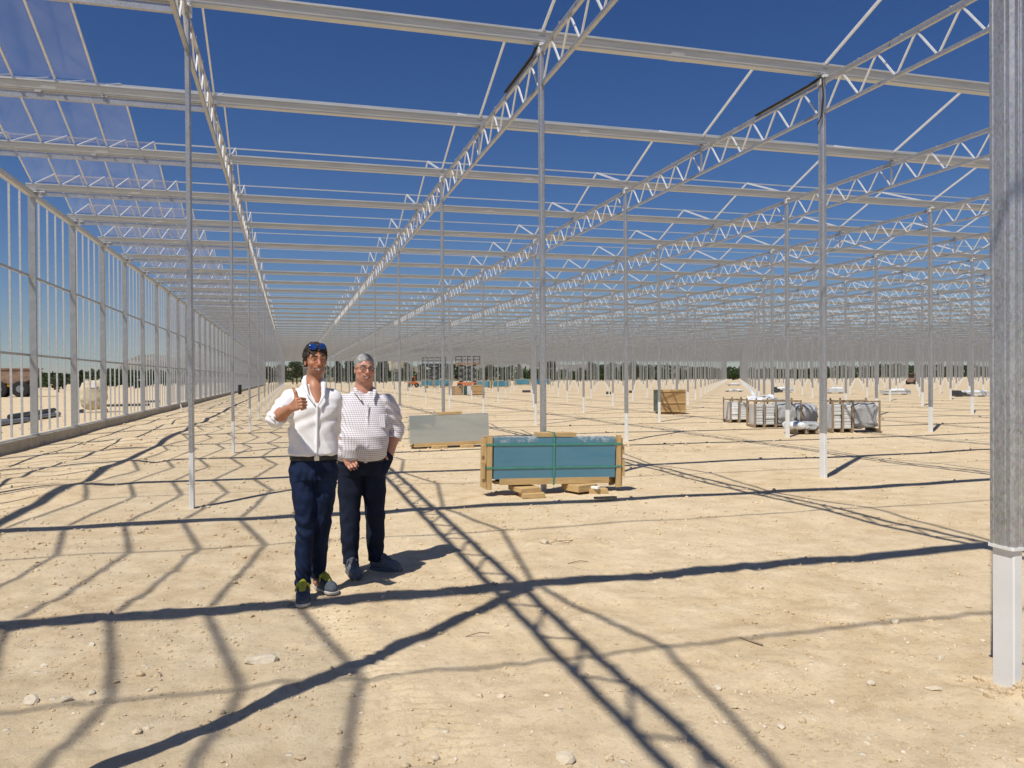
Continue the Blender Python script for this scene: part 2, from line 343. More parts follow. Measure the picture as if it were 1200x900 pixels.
# ------------------------------------------------------------------ columns
def column(name, loc, wx=.058, wy=.130, swx=.055, swy=.122, zs=Z_SLV, ztop=Z_GUT-.004, ch=.010, bracket=True):
    t = empty(name, loc)
    def rr(hx, hy, c): return [(-hx+c, -hy), (hx-c, -hy), (hx, -hy+c), (hx, hy-c), (hx-c, hy), (-hx+c, hy), (-hx, hy-c), (-hx, -hy+c)]
    def ribbed(hx, hy, c):                       # cold-rolled section: a shallow groove beside every corner
        d = min(.0045, min(hx, hy)*.16); g_ = min(hx, hy)*.34; q = []
        def side(a, b, n):
            a, b, n = Vector(a), Vector(b), Vector(n); L = (b-a).length; t = (b-a)/L
            for s in (0, g_, g_+d, g_+2.4*d, g_+3.4*d): q.append(a+t*s - n*(d if g_ < s < g_+3*d else 0))
            for s in (g_+3.4*d, g_+2.4*d, g_+d, g_): q.append(b-t*s - n*(d if g_ < s < g_+3*d else 0))
            q.append(b)
        side((-hx+c, -hy), (hx-c, -hy), (0, -1)) if hx > .04 else q.extend([Vector((-hx+c, -hy)), Vector((hx-c, -hy))])
        side((hx, -hy+c), (hx, hy-c), (1, 0))
        side((hx-c, hy), (-hx+c, hy), (0, 1)) if hx > .04 else q.extend([Vector((hx-c, hy)), Vector((-hx+c, hy))])
        side((-hx, hy-c), (-hx, -hy+c), (-1, 0)); return [tuple(p) for p in q]
    a = MB(); a.prism(ribbed(wx/2, wy/2, ch), zs, ztop, 2); a.build('shaft', 'galvanised', t)
    b = MB(); b.prism(rr(swx/2, swy/2, .006), -.25, zs-.006, 2); b.build('foot_sleeve', 'sleeve_white', t)
    c = MB(); c.prism(rr(wx/2+.0025, wy/2+.0025, .008), zs-.010, zs+.006, 2); c.build('collar', 'sleeve_white' if wx > .08 else 'galvanised_dark', t)
    if bracket:
        d = MB(); d.box((0, 0, Z_GUT-.075), (wx+.045, wy*.8, .12)); d.box((0, -wy/2-.02, Z_GUT-.03), (wx+.02, .05, .04)); d.build('head_bracket', 'bar_white', t)
    return t
proto = column('steel_column', (XR(2), YG(1), 0))
cand = []; rest = []
for k in range(0, KMAX+1):
    for g in range(-1, GMAX+1, 2):
        P = (XR(k), YG(g), 0)
        if k == 1 and g == -1: continue
        u, v_, d = px(P); u2, v2, d2 = px((P[0], P[1], 5.5))
        if d > 1 and (-8 < u < 1160 or -8 < u2 < 1160): cand.append((d, k, g, P))
        elif d > -8 and (P[1] < 30 or -700 < u < 2000): rest.append((d, k, g, P))
cand.sort(); near = cand[:297]; far = cand[297:] + rest
# the column left of the camera that throws the broad foreground shadow is built like the others
near.append((0, 0, -1, (XR(0), YG(-1), 0))); far = [q for q in far if not (q[1] == 0 and q[2] == -1)]
seen = {}
for d, k, g, P in sorted(near, key=lambda q: (q[1], q[2])):
    first = (k, g) == (2, 1)
    o = proto if first else copy_tree(proto)
    o.location = P
    n_ = seen[k] = seen.get(k, 0) + 1
    if k == 0: lab = 'column out of frame left whose shadow crosses the foreground' if g == -1 else 'slim galvanised column, %s along the row nearest the glazed wall' % nth(n_-1)
    elif k == 1: lab = 'galvanised column, %s one behind the blue glass crate in its row' % nth(n_) if n_ > 1 else 'galvanised column rising directly behind the blue glass crate'
    else: lab = 'white-footed column, %s from the front in the %s row from the glazed wall' % (nth(n_), nth(k+1))
    tag(o, lab, 'column', 'galvanised columns of the greenhouse frame')
D = column('steel_column', (3.545, 3.225, 0), .092, .150, .058, .130, .705, Z_GUT-.004, .016)
tag(D, 'thick galvanised post close to the camera at the right edge', 'column', 'galvanised columns of the greenhouse frame')
tb = MB(); tb.box((0, 0, (Z_SLV+Z_GUT)/2), (.058, .13, Z_GUT-Z_SLV)); tb.box((0, 0, Z_SLV/2-.1), (.055, .122, Z_SLV+.2))
V, F = tile(tb.v, tb.f[:6], [q[3] for q in far]); a = np_mesh('x', V, F, None)
V2, F2 = tile(tb.v, tb.f[6:], [q[3] for q in far])
o = np_obj('distant_columns', np.concatenate([V, V2]), np.concatenate([F, F2 + len(V)]), 'galvanised'); o.data.materials.append(M['sleeve_white'])
o.data.polygons.foreach_set('material_index', np.array([0]*len(F) + [1]*len(F2), np.int32)); bpy.data.meshes.remove(a)
tag(o, 'haze of distant white-footed columns filling the far frame', 'columns', None, 'stuff')

# ------------------------------------------------------------------ lattice girders (8 m spans between columns, along the view)
GL = 2*BAY; PIT = BAY/5
def girder_parts(t=None, simple=False):
    def out(mb, nm, mat): return mb.build(nm, mat, t)
    e = .066
    tc = MB(); tc.bar((0, e, Z_TOP), (0, GL-e, Z_TOP), .05, .045); bc = MB(); bc.bar((0, e, Z_BOT), (0, GL-e, Z_BOT), .05, .045)
    br = []
    for i in range(10):
        y = e + .03 + i*(GL-2*e-.06)/10; p = (GL-2*e-.06)/10
        br.append(MB().bar((0, y+.02, Z_BOT+.022), (0, y+p/2-.02, Z_TOP-.022), .022, .022, (1, 0, 0)))
        br.append(MB().bar((0, y+p/2+.02, Z_TOP-.022), (0, y+p-.02, Z_BOT+.022), .022, .022, (1, 0, 0)))
    pp = MB().tube([(0.0, e, Z_TOP+.046), (0, GL-e, Z_TOP+.046)], .019, 6)
    for i in range(1, 9): pp.box((0, i*GL/9, Z_TOP+.046), (.052, .024, .05))
    st = MB().box((0, BAY, (Z_TOP+Z_GUT)/2+.008), (.05, .085, Z_GUT-Z_TOP-.03)).box((0, BAY, (Z_BOT+Z_TOP)/2), (.03, .045, Z_TOP-Z_BOT-.047)).box((0, BAY, Z_GUT+.012), (.10, .13, .022))
    if simple:
        mb = MB()
        for q in [tc, bc, pp, st]+br: mb.add(q.v, q.f)
        return mb
    out(tc, 'top_chord', 'galvanised'); out(bc, 'bottom_chord', 'galvanised')
    for b in br: out(b, 'lattice_brace', 'bar_white')
    out(pp, 'pipe', 'galvanised'); out(st, 'gutter_support', 'galvanised')
gcand = []; grest = []
for k in range(0, KMAX+1):
    for g in range(-3, GMAX-1, 2):
        P = (XR(k), YG(g), 0); best = None
        for yy in np.linspace(.3, GL-.3, 9):
            u, v_, d = px((P[0], P[1]+yy, Z_TOP))
            if d > 1 and -8 < u < 1160 and v_ > -12: best = d if best is None else min(best, d)
        if best: gcand.append((best, k, g, P))
        else:
            u, v_, d = px((P[0], P[1]+GL/2, 3))
            if P[1] < 30 and P[0] < 40 or (d > 0 and -700 < u < 2000): grest.append((0, k, g, P))
gcand.sort(key=lambda q: q[0]); gnear = gcand[:300]; gfar = gcand[300:]+grest
gp = empty('lattice_girder'); girder_parts(gp); sm = girder_parts(simple=True); gsimple = None; seen = {}; used = False
rank = {(q[1], q[2]): i for i, q in enumerate(gnear)}
for d, k, g, P in sorted(gnear, key=lambda q: (q[1], q[2])):
    n_ = seen[k] = seen.get(k, 0) + 1
    if rank[(k, g)] < 64:
        o = gp if not used else copy_tree(gp); used = True
    else:
        if gsimple is None: gsimple = sm.build('lattice_girder', 'galvanised'); o = gsimple
        else: o = gsimple.copy(); COL.objects.link(o)
    o.location = P
    tag(o, 'lattice girder, %s span back, over the %s column row from the glazed wall' % (nth(n_), nth(k+1)), 'roof girder', 'lattice girders along the column rows')
V, F = tile(sm.v, [f for f in sm.f if len(f) == 4], [q[3] for q in gfar])
tag(np_obj('distant_girders', V, F, 'galvanised'), 'dense mesh of far-off lattice girders under the roof', 'roof girders', None, 'stuff')

# ------------------------------------------------------------------ gutters, ridges, tie beams, rafters
def gut_prof(y, z):
    h = [(.050, 0), (.058, .008), (.058, .022), (.066, .028), (.082, .112), (.082, .124), (.106, .128), (.106, .155), (.094, .155), (.072, .134), (.044, .026)]
    return [(y+a, z+b) for a, b in h] + [(y-a, z+b) for a, b in h[::-1]]
order = 0
for g in range(GMIN, GMAX+1):
    o = empty('roof_gutter', (XW, YG(g), 0))
    mb = MB(); mb.prism(gut_prof(0, Z_GUT), -.12, XEND-XW); mb.build('channel', 'aluminium', o)
    if g < 14:
        for i in range(0, 9 if g < 6 else 5):
            MB().prism([(sg_*(q[0]+.004), Z_GUT-.004+q[1]) for sg_, L_ in ((1, [(.050, 0), (.060, .010), (.060, .024), (.068, .030), (.084, .111), (.072, .111), (.05, .02)]), (-1, [(.05, .02), (.072, .111), (.084, .111), (.068, .030), (.060, .024), (.060, .010), (.050, 0)])) for q in L_], 2.2+i*9.1, 2.42+i*9.1).build('splice_plate', 'aluminium', o)
    vis = g >= 1; order += vis
    tag(o, ('%s roof gutter from the top of the photo, pale aluminium channel' % nth(order)) if vis else 'aluminium roof gutter overhead that shades the foreground (%s from the camera back)' % nth(2-g), 'gutter', 'roof gutters across the frame')
    r = MB().box(((XEND-XW)/2, 0, 0), (XEND-XW, .022, .030)).build('roof_ridge', 'aluminium'); r.location = (XW, YG(g)+BAY/2, Z_RIDGE)
    vis = g >= 1
    tag(r, ('thin ridge bar above and behind the %s gutter from the top' % nth(order)) if vis else 'thin ridge bar overhead shading the foreground, %s behind the top gutter' % nth(1-g), 'ridge bar', 'thin ridge bars across the frame')
    if g >= -2:
        b = empty('tie_beam', (XW, YG(g)+.0, 0)); MB().box(((XA-XW)/2, 0, Z_GUT-.075), (XA-XW-.08, .06, .09)).build('beam', 'galvanised', b)
        for i in (0, 1): MB().box(((XA-XW)*(.45+.2*i), -.01, Z_GUT-.018), (.09, .10, .02)).build('clip', 'aluminium', b)
        tag(b, ('short galvanised tie beam under the %s gutter at the glazed wall' % nth(order)) if vis else 'galvanised tie beam overhead by the wall, %s before the top gutter' % nth(1-g), 'tie beam', 'tie beams by the glazed wall')
def rafters():
    t = empty('rafter_pair')
    for s in (0, 1):
        ya, yb = (.09, BAY/2-.02) if s == 0 else (BAY-.09, BAY/2+.02)
        MB().bar((0, ya, Z_GTOP+.005), (0, yb, Z_RIDGE-.005), .028, .042).build('rafter', 'bar_white', t)
    MB().box((0, 0, Z_GTOP-.03), (.09, .16, .10)).build('foot_plate', 'galvanised', t)
    return t
rp = rafters(); sm = MB()
sm.bar((0, .09, Z_GTOP), (0, BAY/2, Z_RIDGE), .028, .042).bar((0, BAY-.09, Z_GTOP), (0, BAY/2, Z_RIDGE), .028, .042)
rc = []; rr_ = []
for k in range(0, KMAX+1):
    for g in range(GMIN, GMAX):
        P = (XR(k), YG(g), 0); u, v_, d = px((P[0], P[1]+BAY/2, Z_RIDGE))
        if d > 1 and -10 < u < 1170 and v_ > -90: rc.append((d, k, g, P))
        elif (P[1] < 30 and P[0] < 40) or (d > 0 and -700 < u < 2000): rr_.append((d, k, g, P))
rc.sort(); rnear = rc[:300]; rfar = rc[300:]+rr_; seen = {}; used = False
for d, k, g, P in sorted(rnear, key=lambda q: (q[1], q[2])):
    o = rp if not used else copy_tree(rp); used = True; o.location = P; n_ = seen[k] = seen.get(k, 0)+1
    tag(o, 'inverted-V roof bars, %s pair back, over the %s column row from the wall' % (nth(n_), nth(k+1)), 'roof bars', 'bare roof bars over the column rows')
V, F = tile(sm.v, sm.f, [q[3] for q in rfar])
tag(np_obj('distant_rafters', V, F, 'bar_white'), 'mesh of far-off bare roof bars', 'roof bars', None, 'stuff')

# ------------------------------------------------------------------ glazed strip of roof beside the wall
XG0, XG1, NB = XW+.02, -2.95, 5
def glaze(parts):
    t = empty('roof_glazing') if parts else None; al = MB(); gg = MB(); w_ = (XG1-XG0)/NB
    for s in (0, 1):
        ya, yb = (.115, BAY/2-.03) if s == 0 else (BAY-.115, BAY/2+.03); za, zb = Z_GTOP+.03, Z_RIDGE+.01
        for i in range(NB+1):
            x = XG0 + i*w_; q = MB().bar((x, ya, za), (x, yb, zb), .028, .042)
            if parts: q.build('glazing_bar', 'bar_white', t)
            else: al.cur = 0; al.add(q.v, q.f)
        for i in range(NB):
            x = XG0 + (i+.5)*w_; q = MB().bar((x, ya, za+.012), (x, yb, zb+.012), w_-.032, .004)
            if parts: q.build('glass_pane', 'dusty_glass', t)
            else: al.cur = 1; al.add(q.v, q.f)
    return t if parts else al.build('roof_glazing', ['bar_white', 'dusty_glass'])
g0 = glaze(True); gs = None
for g in range(GMIN, GMAX):
    if g == GMIN: o = g0
    elif g < 18: o = copy_tree(g0)
    elif gs is None: o = gs = glaze(False)
    else: o = gs.copy(); COL.objects.link(o)
    o.location = (0, YG(g), 0)
    tag(o, ('strip of dusty roof glass by the left wall behind the %s gutter from the top' % nth(g)) if g > 0 else 'strip of dusty roof glass overhead by the wall, %s before the top gutter' % nth(1-g), 'roof glazing', 'glazed strips of roof by the wall')

# ------------------------------------------------------------------ left side wall
wall = empty('side_wall', (XW, 0, 0)); yA, yB = YG(GMIN)-.2, YG(GMAX)+.2
tag(wall, 'long galvanised side wall with tall posts and glazing bars on a concrete kerb', 'wall')
cb = MB(); cb.prism([(-.14, -.4), (.09, -.4), (.09, .245), (.075, .26), (-.14, .26)], yA, yB, 1); cb.build('concrete_kerb', 'concrete', wall)
MB().box((-.02, (yA+yB)/2, .272), (.09, yB-yA, .02)).build('sill', 'aluminium', wall)
MB().prism([(-.06, 6.02), (.055, 6.02), (.055, 6.055), (.075, 6.06), (.075, 6.10), (.055, 6.105), (.055, 6.15), (-.06, 6.15)], yA, yB, 1).build('eaves_rail', 'aluminium', wall)
for z in (4.14, 2.21): MB().box((-.125, (yA+yB)/2, z), (.05, yB-yA, .055)).build('crossbar', 'galvanised', wall)
pm = MB().box((-.02, 0, (.285+6.02)/2), (.15, .105, 6.02-.285)); pm.box((.0, 0, .292), (.14, .18, .012)).box((.01, .075, 1.35), (.05, .02, .05)).box((.01, .075, 2.15), (.05, .03, .09)); p0 = None
for g in range(GMIN, GMAX+1):
    if p0 is None: o = p0 = pm.build('post', 'galvanised', wall)
    else: o = p0.copy(); COL.objects.link(o)
    o.location.y = YG(g)
bm_ = MB().box((-.165, 0, (.29+6.1)/2), (.045, .028, 6.1-.29)); b0 = None; offs = []; cnt = 0
for g in range(GMIN, GMAX):
    for i in range(5):
        y = YG(g) + (i+.45)*BAY/5
        if cnt < 96 and g >= 1 or g < 1 and i < 0:
            if b0 is None: o = b0 = bm_.build('glazing_bar', 'aluminium', wall)
            else: o = b0.copy(); COL.objects.link(o)
            o.location.y = y; cnt += 1
        else: offs.append((0, y, 0))
V, F = tile(bm_.v, bm_.f, offs); tag(np_obj('glazing_bar', V, F, 'aluminium', wall), kind='stuff')
gm = None
for g in range(10, GMAX):
    if gm is None: o = gm = MB().box((-.165, BAY/2, (.3+6.05)/2), (.005, BAY-.03, 5.7)).build('glass_pane', 'dusty_glass', wall)
    else: o = gm.copy(); COL.objects.link(o)
    o.location.y = YG(g)
gb = MB()
for g in range(GMIN, GMAX+1): gb.box((.11, YG(g), 6.165), (.34, .16, .022)).box((.17, YG(g), 6.105), (.07, .09, .09))
gb.build('gutter_bracket', 'bar_white', wall)
# ------------------------------------------------------------------ stacks of glass on timber frames
def glass_crate(loc, W_=1.73, z0=.20, z1=.75, dep=.21, tilt=0, ends=True, glass='blue_glass_stack', rz=0, z_low=.13):
    t = empty('glass_crate', loc, rz); t.rotation_euler.y = tilt
    mb = MB().box((0, dep/2, (z0+z1)/2), (W_, dep+.056, z1-z0)); mb.build('glass_stack', glass, t)
    MB().box((0, -.012, z0-.035), (W_*.9, .045, .085)).box((0, dep-.012, z0-.035), (W_*.9, .045, .085)).box((0, dep/2, z0-.055), (W_*.96, dep*.72, .035)).build('base_rail', 'pine', t)
    MB().box((.03, dep/2, z1+.035), (.53, dep*1.12, .055)).build('top_board', 'pine', t)
    if ends:
        for s in (-1, 1):
            x = s*(W_/2+.055)
            e = MB().box((x, -.012, (z1+.09)/2-.0), (.068, .04, z1-.03)).box((x+s*.052, dep/2, (z1+.06)/2), (.026, dep*1.1, z1-.09)).box((x, dep+.012, (z1+.06)/2), (.068, .04, z1-.06))
            e.box((x+s*.078, .03, z0+.12), (.03, .12, .22)).box((x+s*.078, .05, z1-.17), (.03, .12, .14)); e.build('end_frame', 'pine_upright', t)
        for z in (z1-.09, z0+.15):
            b = MB(); L = W_/2+.10
            b.box((0, -.036, z), (2*L, .006, .024)).box((0, dep+.036, z), (2*L, .006, .024)).box((-L, dep/2, z), (.006, dep+.078, .024)).box((L, dep/2, z), (.006, dep+.078, .024)); b.build('strap', 'green_strap', t)
        MB().box((-.03, -.042, (z0+z1)/2-.01), (.022, .006, z1-z0+.16)).box((-.03, dep/2, z1+.068), (.022, dep+.09, .006)).build('strap', 'green_strap', t)
        f = MB()
        for a, b in ((-W_/2+.01, -.25), (.31, W_/2-.02)):          # cling film puckered along the upper edge
            n_ = 22; rows = []
            for i in range(n_+1):
                x = a + (b-a)*i/n_; q = random.uniform(-.012, .012)
                rows.append([(x, dep*.8, z1+.012+q*.4), (x, -.022, z1+.016+q), (x, -.031-random.uniform(0, .008), z1-.02+q), (x, -.031, z1-.05+q*1.8)])
            k0 = len(f.v); f.v += [p for r in rows for p in r]; f.f += [(k0+4*i+j, k0+4*i+4+j, k0+4*i+5+j, k0+4*i+1+j) for i in range(n_) for j in range(3)]; f.mi += [0]*(n_*3)
        f.build('film_edge', 'clear_film', t)
        MB().box((W_/2-.02, -.022, z1-.135), (.022, .006, .045), 0, Matrix.Rotation(.2, 3, 'Y')).build('paper_tag', 'label_white', t)
    return t
def timber(name, loc, d, rz, label, group=None, mat='pine', tilt=None, cat='timber block'):
    o = MB().box((0, 0, 0), d, 0, tilt).build(name, mat); o.location = loc; o.rotation_euler.z = rz
    bv = o.modifiers.new('b', 'BEVEL'); bv.width = .006; bv.segments = 2
    return tag(o, label, cat, group)
c1 = glass_crate((3.445, 10.165, .02), tilt=R(1.3))
tag(c1, 'blue glass sheets strapped in a pine frame before the middle column', 'glass crate', 'crates of glass sheets')
timber('timber_block', (3.02, 10.16, .099), (.30, .42, .062), R(8), 'pale plank under the blue glass crate, topmost of two at its left')
timber('timber_block', (3.08, 10.07, .038), (.30, .42, .062), R(-6), 'thick block lowest at the left under the blue glass crate')
timber('timber_block', (3.80, 10.16, .085), (.34, .36, .09), R(20), 'flat pine block under the right half of the blue glass crate')
timber('timber_block', (4.02, 10.05, .036), (.26, .16, .07), R(-9), 'short pine block jutting out under the blue glass crate right end')
timber('timber_offcut', (3.95, 10.0, .092), (.055, .16, .035), R(35), 'small white offcut lying on a block under the blue crate', mat='label_white', cat='offcut')
timber('timber_offcut', (3.93, 9.55, .02), (.30, .07, .025), R(-4), 'thin brown lath lying on sand before the blue glass crate', mat='weathered_timber', cat='lath')
c2 = glass_crate((3.48, 17.62, .0), W_=1.82, z0=.13, z1=.75, ends=False, glass='grey_glass_stack', tilt=R(-1))
b = MB(); b.box((.05, -.002, .44), (.012, .006, .62)).box((.05, .105, .765), (.012, .22, .006)); b.build('strap', 'green_strap', c2)
tag(c2, 'grey glass sheets stacked on low timber behind the men', 'glass crate', 'crates of glass sheets')
timber('timber_block', (3.22, 17.60, .035), (.34, .30, .07), R(3), 'pine block under the left half of the grey glass stack')
timber('timber_block', (3.86, 17.60, .035), (.30, .30, .07), R(-5), 'pine block under the right half of the grey glass stack')
for x, y, rz, s, lab in ((19.55, 114.6, .30, 1.25, 'far blue glass crate, leftmost, before the scissor lifts'), (20.6, 110.0, .27, 1.3, 'far blue glass crate in front of the dark scissor lift'),
        (23.0, 94.6, .9, 1.15, 'far blue glass crate just right of the plywood box'), (25.6, 96.2, .3, 1.15, 'small far blue glass crate, second right of the plywood box'),
        (34.1, 115.5, .5, 1.3, 'far blue glass crate, third right of the plywood box'), (38.2, 118.0, .5, 1.3, 'far blue glass crate, fourth right, partly behind the middle column')):
    c = copy_tree(c1); c.location = (x, y, .15); c.rotation_euler = (0, 0, -rz); c.scale = (s*.95, s, s*1.15); tag(c, lab)

# ------------------------------------------------------------------ plywood boxes
def ply_box(loc, w_, d_, h_, rz, label):
    t = empty('plywood_box', loc, rz)
    MB().box((0, 0, h_/2+.08), (w_, d_, h_-.02)).build('panels', 'plywood', t)
    MB().box((-w_/2-.006, 0, h_/2+.08), (.012, d_*.96, h_*.94)).build('film_side', 'dark_green_film', t)
    for z in (.14, h_*.52, h_+.03): MB().box((0, -d_/2-.014, z), (w_+.01, .026, .075)).build('batten', 'pine', t)
    MB().bar((-w_/2+.1, -d_/2-.010, h_*.5), (-w_*.02, -d_/2-.010, .14), .02, .05, (0, 1, 0)).build('shadow_strip', 'weathered_timber', t)  # diagonal shadow across the front, built as a thin dark strip
    MB().box((0, -d_*.35, .035), (w_, .1, .07)).box((0, d_*.35, .035), (w_, .1, .07)).build('skid', 'pine', t)
    return tag(t, label, 'crate', 'plywood boxes on the site')
ply_box((15.45, 30.4, 0), 1.10, .92, .95, R(-9), 'brown plywood box with dark green side beside a column')
ply_box((16.35, 69.9, 0), .95, .9, .85, R(-14), 'far plywood box below the orange scissor lift')
t = empty('timber_pile', (15.0, 70.2, 0), R(-14))
for i in range(5): MB().box((-.75+i*.36, .05*(i % 2), .42+.03*(i % 3)), (.3, .8, .8)).build('timber_stack', ['weathered_timber', 'plywood', 'weathered_timber', 'dark_green_film', 'bundle_grey'][i], t)
MB().box((0, 0, .02), (1.9, .8, .05)).build('pallet', 'weathered_timber', t)
tag(t, 'far brown and green timber pile left of the far plywood box', 'timber pile')

# ------------------------------------------------------------------ stillages of wrapped profiles
def layers(x0, x1, y0, y1, z0, z1, n, jag=.02):
    mb = MB(); prof = []; dz = (z1-z0)/n
    for i in range(n):
        j = random.uniform(-jag, jag); prof += [(y0+j+.015, z0+i*dz), (y0+j, z0+i*dz+.2*dz), (y0+j, z0+i*dz+.8*dz), (y0+j+.015, z0+(i+1)*dz-.002)]
    prof += [(y1, z1), (y1, z0)]; return mb.prism(prof, x0, x1, 0)
def lump(c, r, seed, e=.55, am=.06, n=40):
    u = np.linspace(-math.pi, math.pi, 2*n, endpoint=False); v = np.linspace(-math.pi/2, math.pi/2, n); U, V_ = np.meshgrid(u, v)
    sg = lambda a: np.sign(a)*np.abs(a)**e
    P = np.stack([sg(np.cos(V_))*sg(np.cos(U)), sg(np.cos(V_))*sg(np.sin(U)), sg(np.sin(V_))], -1)
    q = P*np.array(r); nz = vnoise(q[..., 0]*9+q[..., 1]*4, q[..., 2]*9-q[..., 1]*5, seed) + .7*vnoise(q[..., 0]*21+q[..., 1]*9, q[..., 2]*21-q[..., 1]*11, seed+1)
    q = q*(1+am*nz[..., None]/max(.3, min(r))*.5) + np.array(c)
    I_ = np.arange(2*n*n).reshape(n, 2*n); F_ = np.stack([I_[:-1], np.roll(I_[:-1], -1, 1), np.roll(I_[1:], -1, 1), I_[1:]], -1).reshape(-1, 4)
    return q.reshape(-1, 3), F_
def stillage(loc, rz, W_, h_, posts, bundles, label, dep=.85, rail=True):
    t = empty('stillage', loc, rz)
    for x in posts:
        MB().box((x, -dep/2, h_/2), (.040, .045, h_)).build('post', 'weathered_timber', t)
        MB().box((x, dep/2, (h_+.05)/2), (.040, .045, h_+.05)).build('post', 'weathered_timber', t)
        MB().box((x, 0, .05), (.06, dep-.07, .09)).build('skid', 'weathered_timber', t)
    if rail:
        for y in (-dep/2+.05, dep/2-.05): MB().box(((posts[0]+posts[-1])/2, y, h_-.03), (posts[-1]-posts[0]+.06, .03, .045)).build('top_rail', 'weathered_timber', t)
    for x0, x1, kind, hh in bundles:
        if kind == 'foam':
            V, F = lump(((x0+x1)/2, 0, .1+hh/2), ((x1-x0)/2, dep*.46, hh/2), int(x0*100) & 63, .42); np_obj('wrapped_bundle', V, F, 'foam_wrap', t, True)
        else: layers(x0, x1, -dep/2+.045, dep/2-.06, .1, .1+hh, 7).build('profile_bundle', kind, t)
    return tag(t, label, 'stillage', 'timber stillages of wrapped profiles')
rz = -.274
stillage((14.77, 24.1, 0), rz, .68, .80, [-.32, -.02, .29], [(-.28, -.05, 'white_plastic', .6), (.01, .25, 'bundle_grey', .58)], 'leftmost stillage of pale bundles, draped plastic on top')
stillage((14.6, 21.2, 0), rz-.02, 1.95, .84, [-.97, -.68, -.33, .42], [(-.92, -.72, 'bundle_grey', .6), (-.65, -.37, 'bundle_grey', .6), (-.28, .34, 'foam', .66), (.34, .98, 'foam', .62)], 'middle stillage of grey bundles behind the white-wrapped low pack')
stillage((15.2, 18.9, 0), rz, 1.32, .88, [-.66, -.38, -.10, .64], [(-.62, -.42, 'bundle_grey', .66), (-.34, -.14, 'bundle_grey', .66), (-.09, .66, 'foam', .74)], 'rightmost stillage with lumpy foam-wrapped bundle at its right end')
def sheet(name, loc, rz, pts, label, mat='white_plastic', n=18, am=.05, seed=3):
    U, V_ = np.meshgrid(np.linspace(0, 1, n), np.linspace(0, 1, n)); a, b_, c, d = [np.array(p) for p in pts]
    P = (a*(1-U[..., None])+b_*U[..., None])*(1-V_[..., None]) + (d*(1-U[..., None])+c*U[..., None])*V_[..., None]
    P[..., 2] += am*(vnoise(U*4, V_*4, seed)+.6*vnoise(U*9, V_*9, seed+1)); P[..., 1] += .6*am*vnoise(U*6, V_*6, seed+2)
    I_ = np.arange(n*n).reshape(n, n); F_ = np.stack([I_[:-1, :-1], I_[:-1, 1:], I_[1:, 1:], I_[1:, :-1]], -1).reshape(-1, 4)
    o = np_obj(name, P.reshape(-1, 3), F_, mat, None, True); o.location = loc; o.rotation_euler.z = rz
    so_ = o.modifiers.new('s', 'SOLIDIFY'); so_.thickness = .006
    return tag(o, label, 'plastic sheet')
sheet('plastic_sheet', (14.5, 22.5, .82), rz, [(-.35, -.4, .02), (.75, -.4, .02), (.7, .4, .10), (-.2, .4, .06)], 'crumpled white plastic draped over the leftmost stillage')
sheet('plastic_sheet', (14.2, 22.75, .90), rz, [(-.05, 0, .52), (.06, .05, .40), (.5, .1, .03), (.32, 0, 0)], 'upright torn flap of white plastic above the leftmost stillage', am=.02, seed=9)
t = empty('wrapped_pack', (13.6, 18.85, 0), rz)
V, F = lump((-.21, 0, .21), (.25, .38, .11), 5, .6, .05); np_obj('wrapped_bundle', V, F, 'white_plastic', t, True)
V, F = lump((.18, .03, .20), (.24, .36, .11), 8, .6, .08); np_obj('wrapped_bundle', V, F, 'foam_wrap', t, True)
for x in (-.28, .02, .3): MB().box((x, 0, .05), (.08, .6, .10)).build('bearer', 'weathered_timber', t)
tag(t, 'low white-wrapped pack on bearers before the middle stillage', 'wrapped pack')

# ------------------------------------------------------------------ low packs of profiles farther off
def flat_pack(loc, rz, L, h_, dark, label, steps=0):
    t = empty('profile_pack', loc, rz)
    layers(-L/2, L/2, -.4, .4, .08, .08+h_, 4, .04).build('profile_bundle', 'bundle_grey', t)
    if dark: MB().prism([(-L/2-.02, .05), (-L/2+L*.42, .05), (-L/2+L*.42, .05+h_*.5), (-L/2+L*.3, .05+h_*.55), (-L/2+L*.28, .05+h_), (-L/2+L*.14, .05+h_*1.05), (-L/2+L*.12, .05+h_*1.5), (-L/2-.02, .05+h_*1.55)], -.44, .30, 1).build('dark_end', 'dark_metal', t)
    for x in (-.35, .35): MB().box((x*L, 0, .04), (.1, .7, .08)).build('bearer', 'weathered_timber', t)
    sheet_o = lump((.1*L, -.02, .10+h_), (L*.38, .36, .10), 3, .7, .07, 24); np_obj('film_cover', sheet_o[0], sheet_o[1], 'white_plastic', t, True)
    return tag(t, label, 'profile pack', 'low packs of aluminium profiles')
flat_pack((46.3, 52.3, 0), rz, 2.1, .28, False, 'low plastic-wrapped profile pack beside the rightmost stillage, farther back')
flat_pack((46.4, 45.2, 0), rz, 2.3, .26, True, 'low profile pack with dark stepped end, nearest the close right post')
flat_pack((44.1, 64.0, 0), rz, 1.8, .32, True, 'far dark-ended profile pack behind the middle stillage')
flat_pack((45.6, 58.6, 0), rz, 1.4, .34, False, 'far grey profile pack behind the rightmost stillage')
flat_pack((42.7, 70.1, 0), rz, 1.8, .06, False, 'thin flat profile pack lying left of the stillages')
flat_pack((68.2, 112, 0), rz, 2.0, .25, False, 'farthest flat profile pack above the plywood box row')
for x, y, L, lab in ((23.6, 78.5, .85, 'dark low beam lying on sand left of the middle column'), (27.7, 66.4, .42, 'dark short beam on sand midway to the plywood box'), (31.6, 70.2, .36, 'dark stub of beam on sand just left of the plywood box')):
    timber('beam', (x, y, .12), (L, .3, .24), rz, lab, 'dark beams on the sand', 'dark_metal', cat='beam')

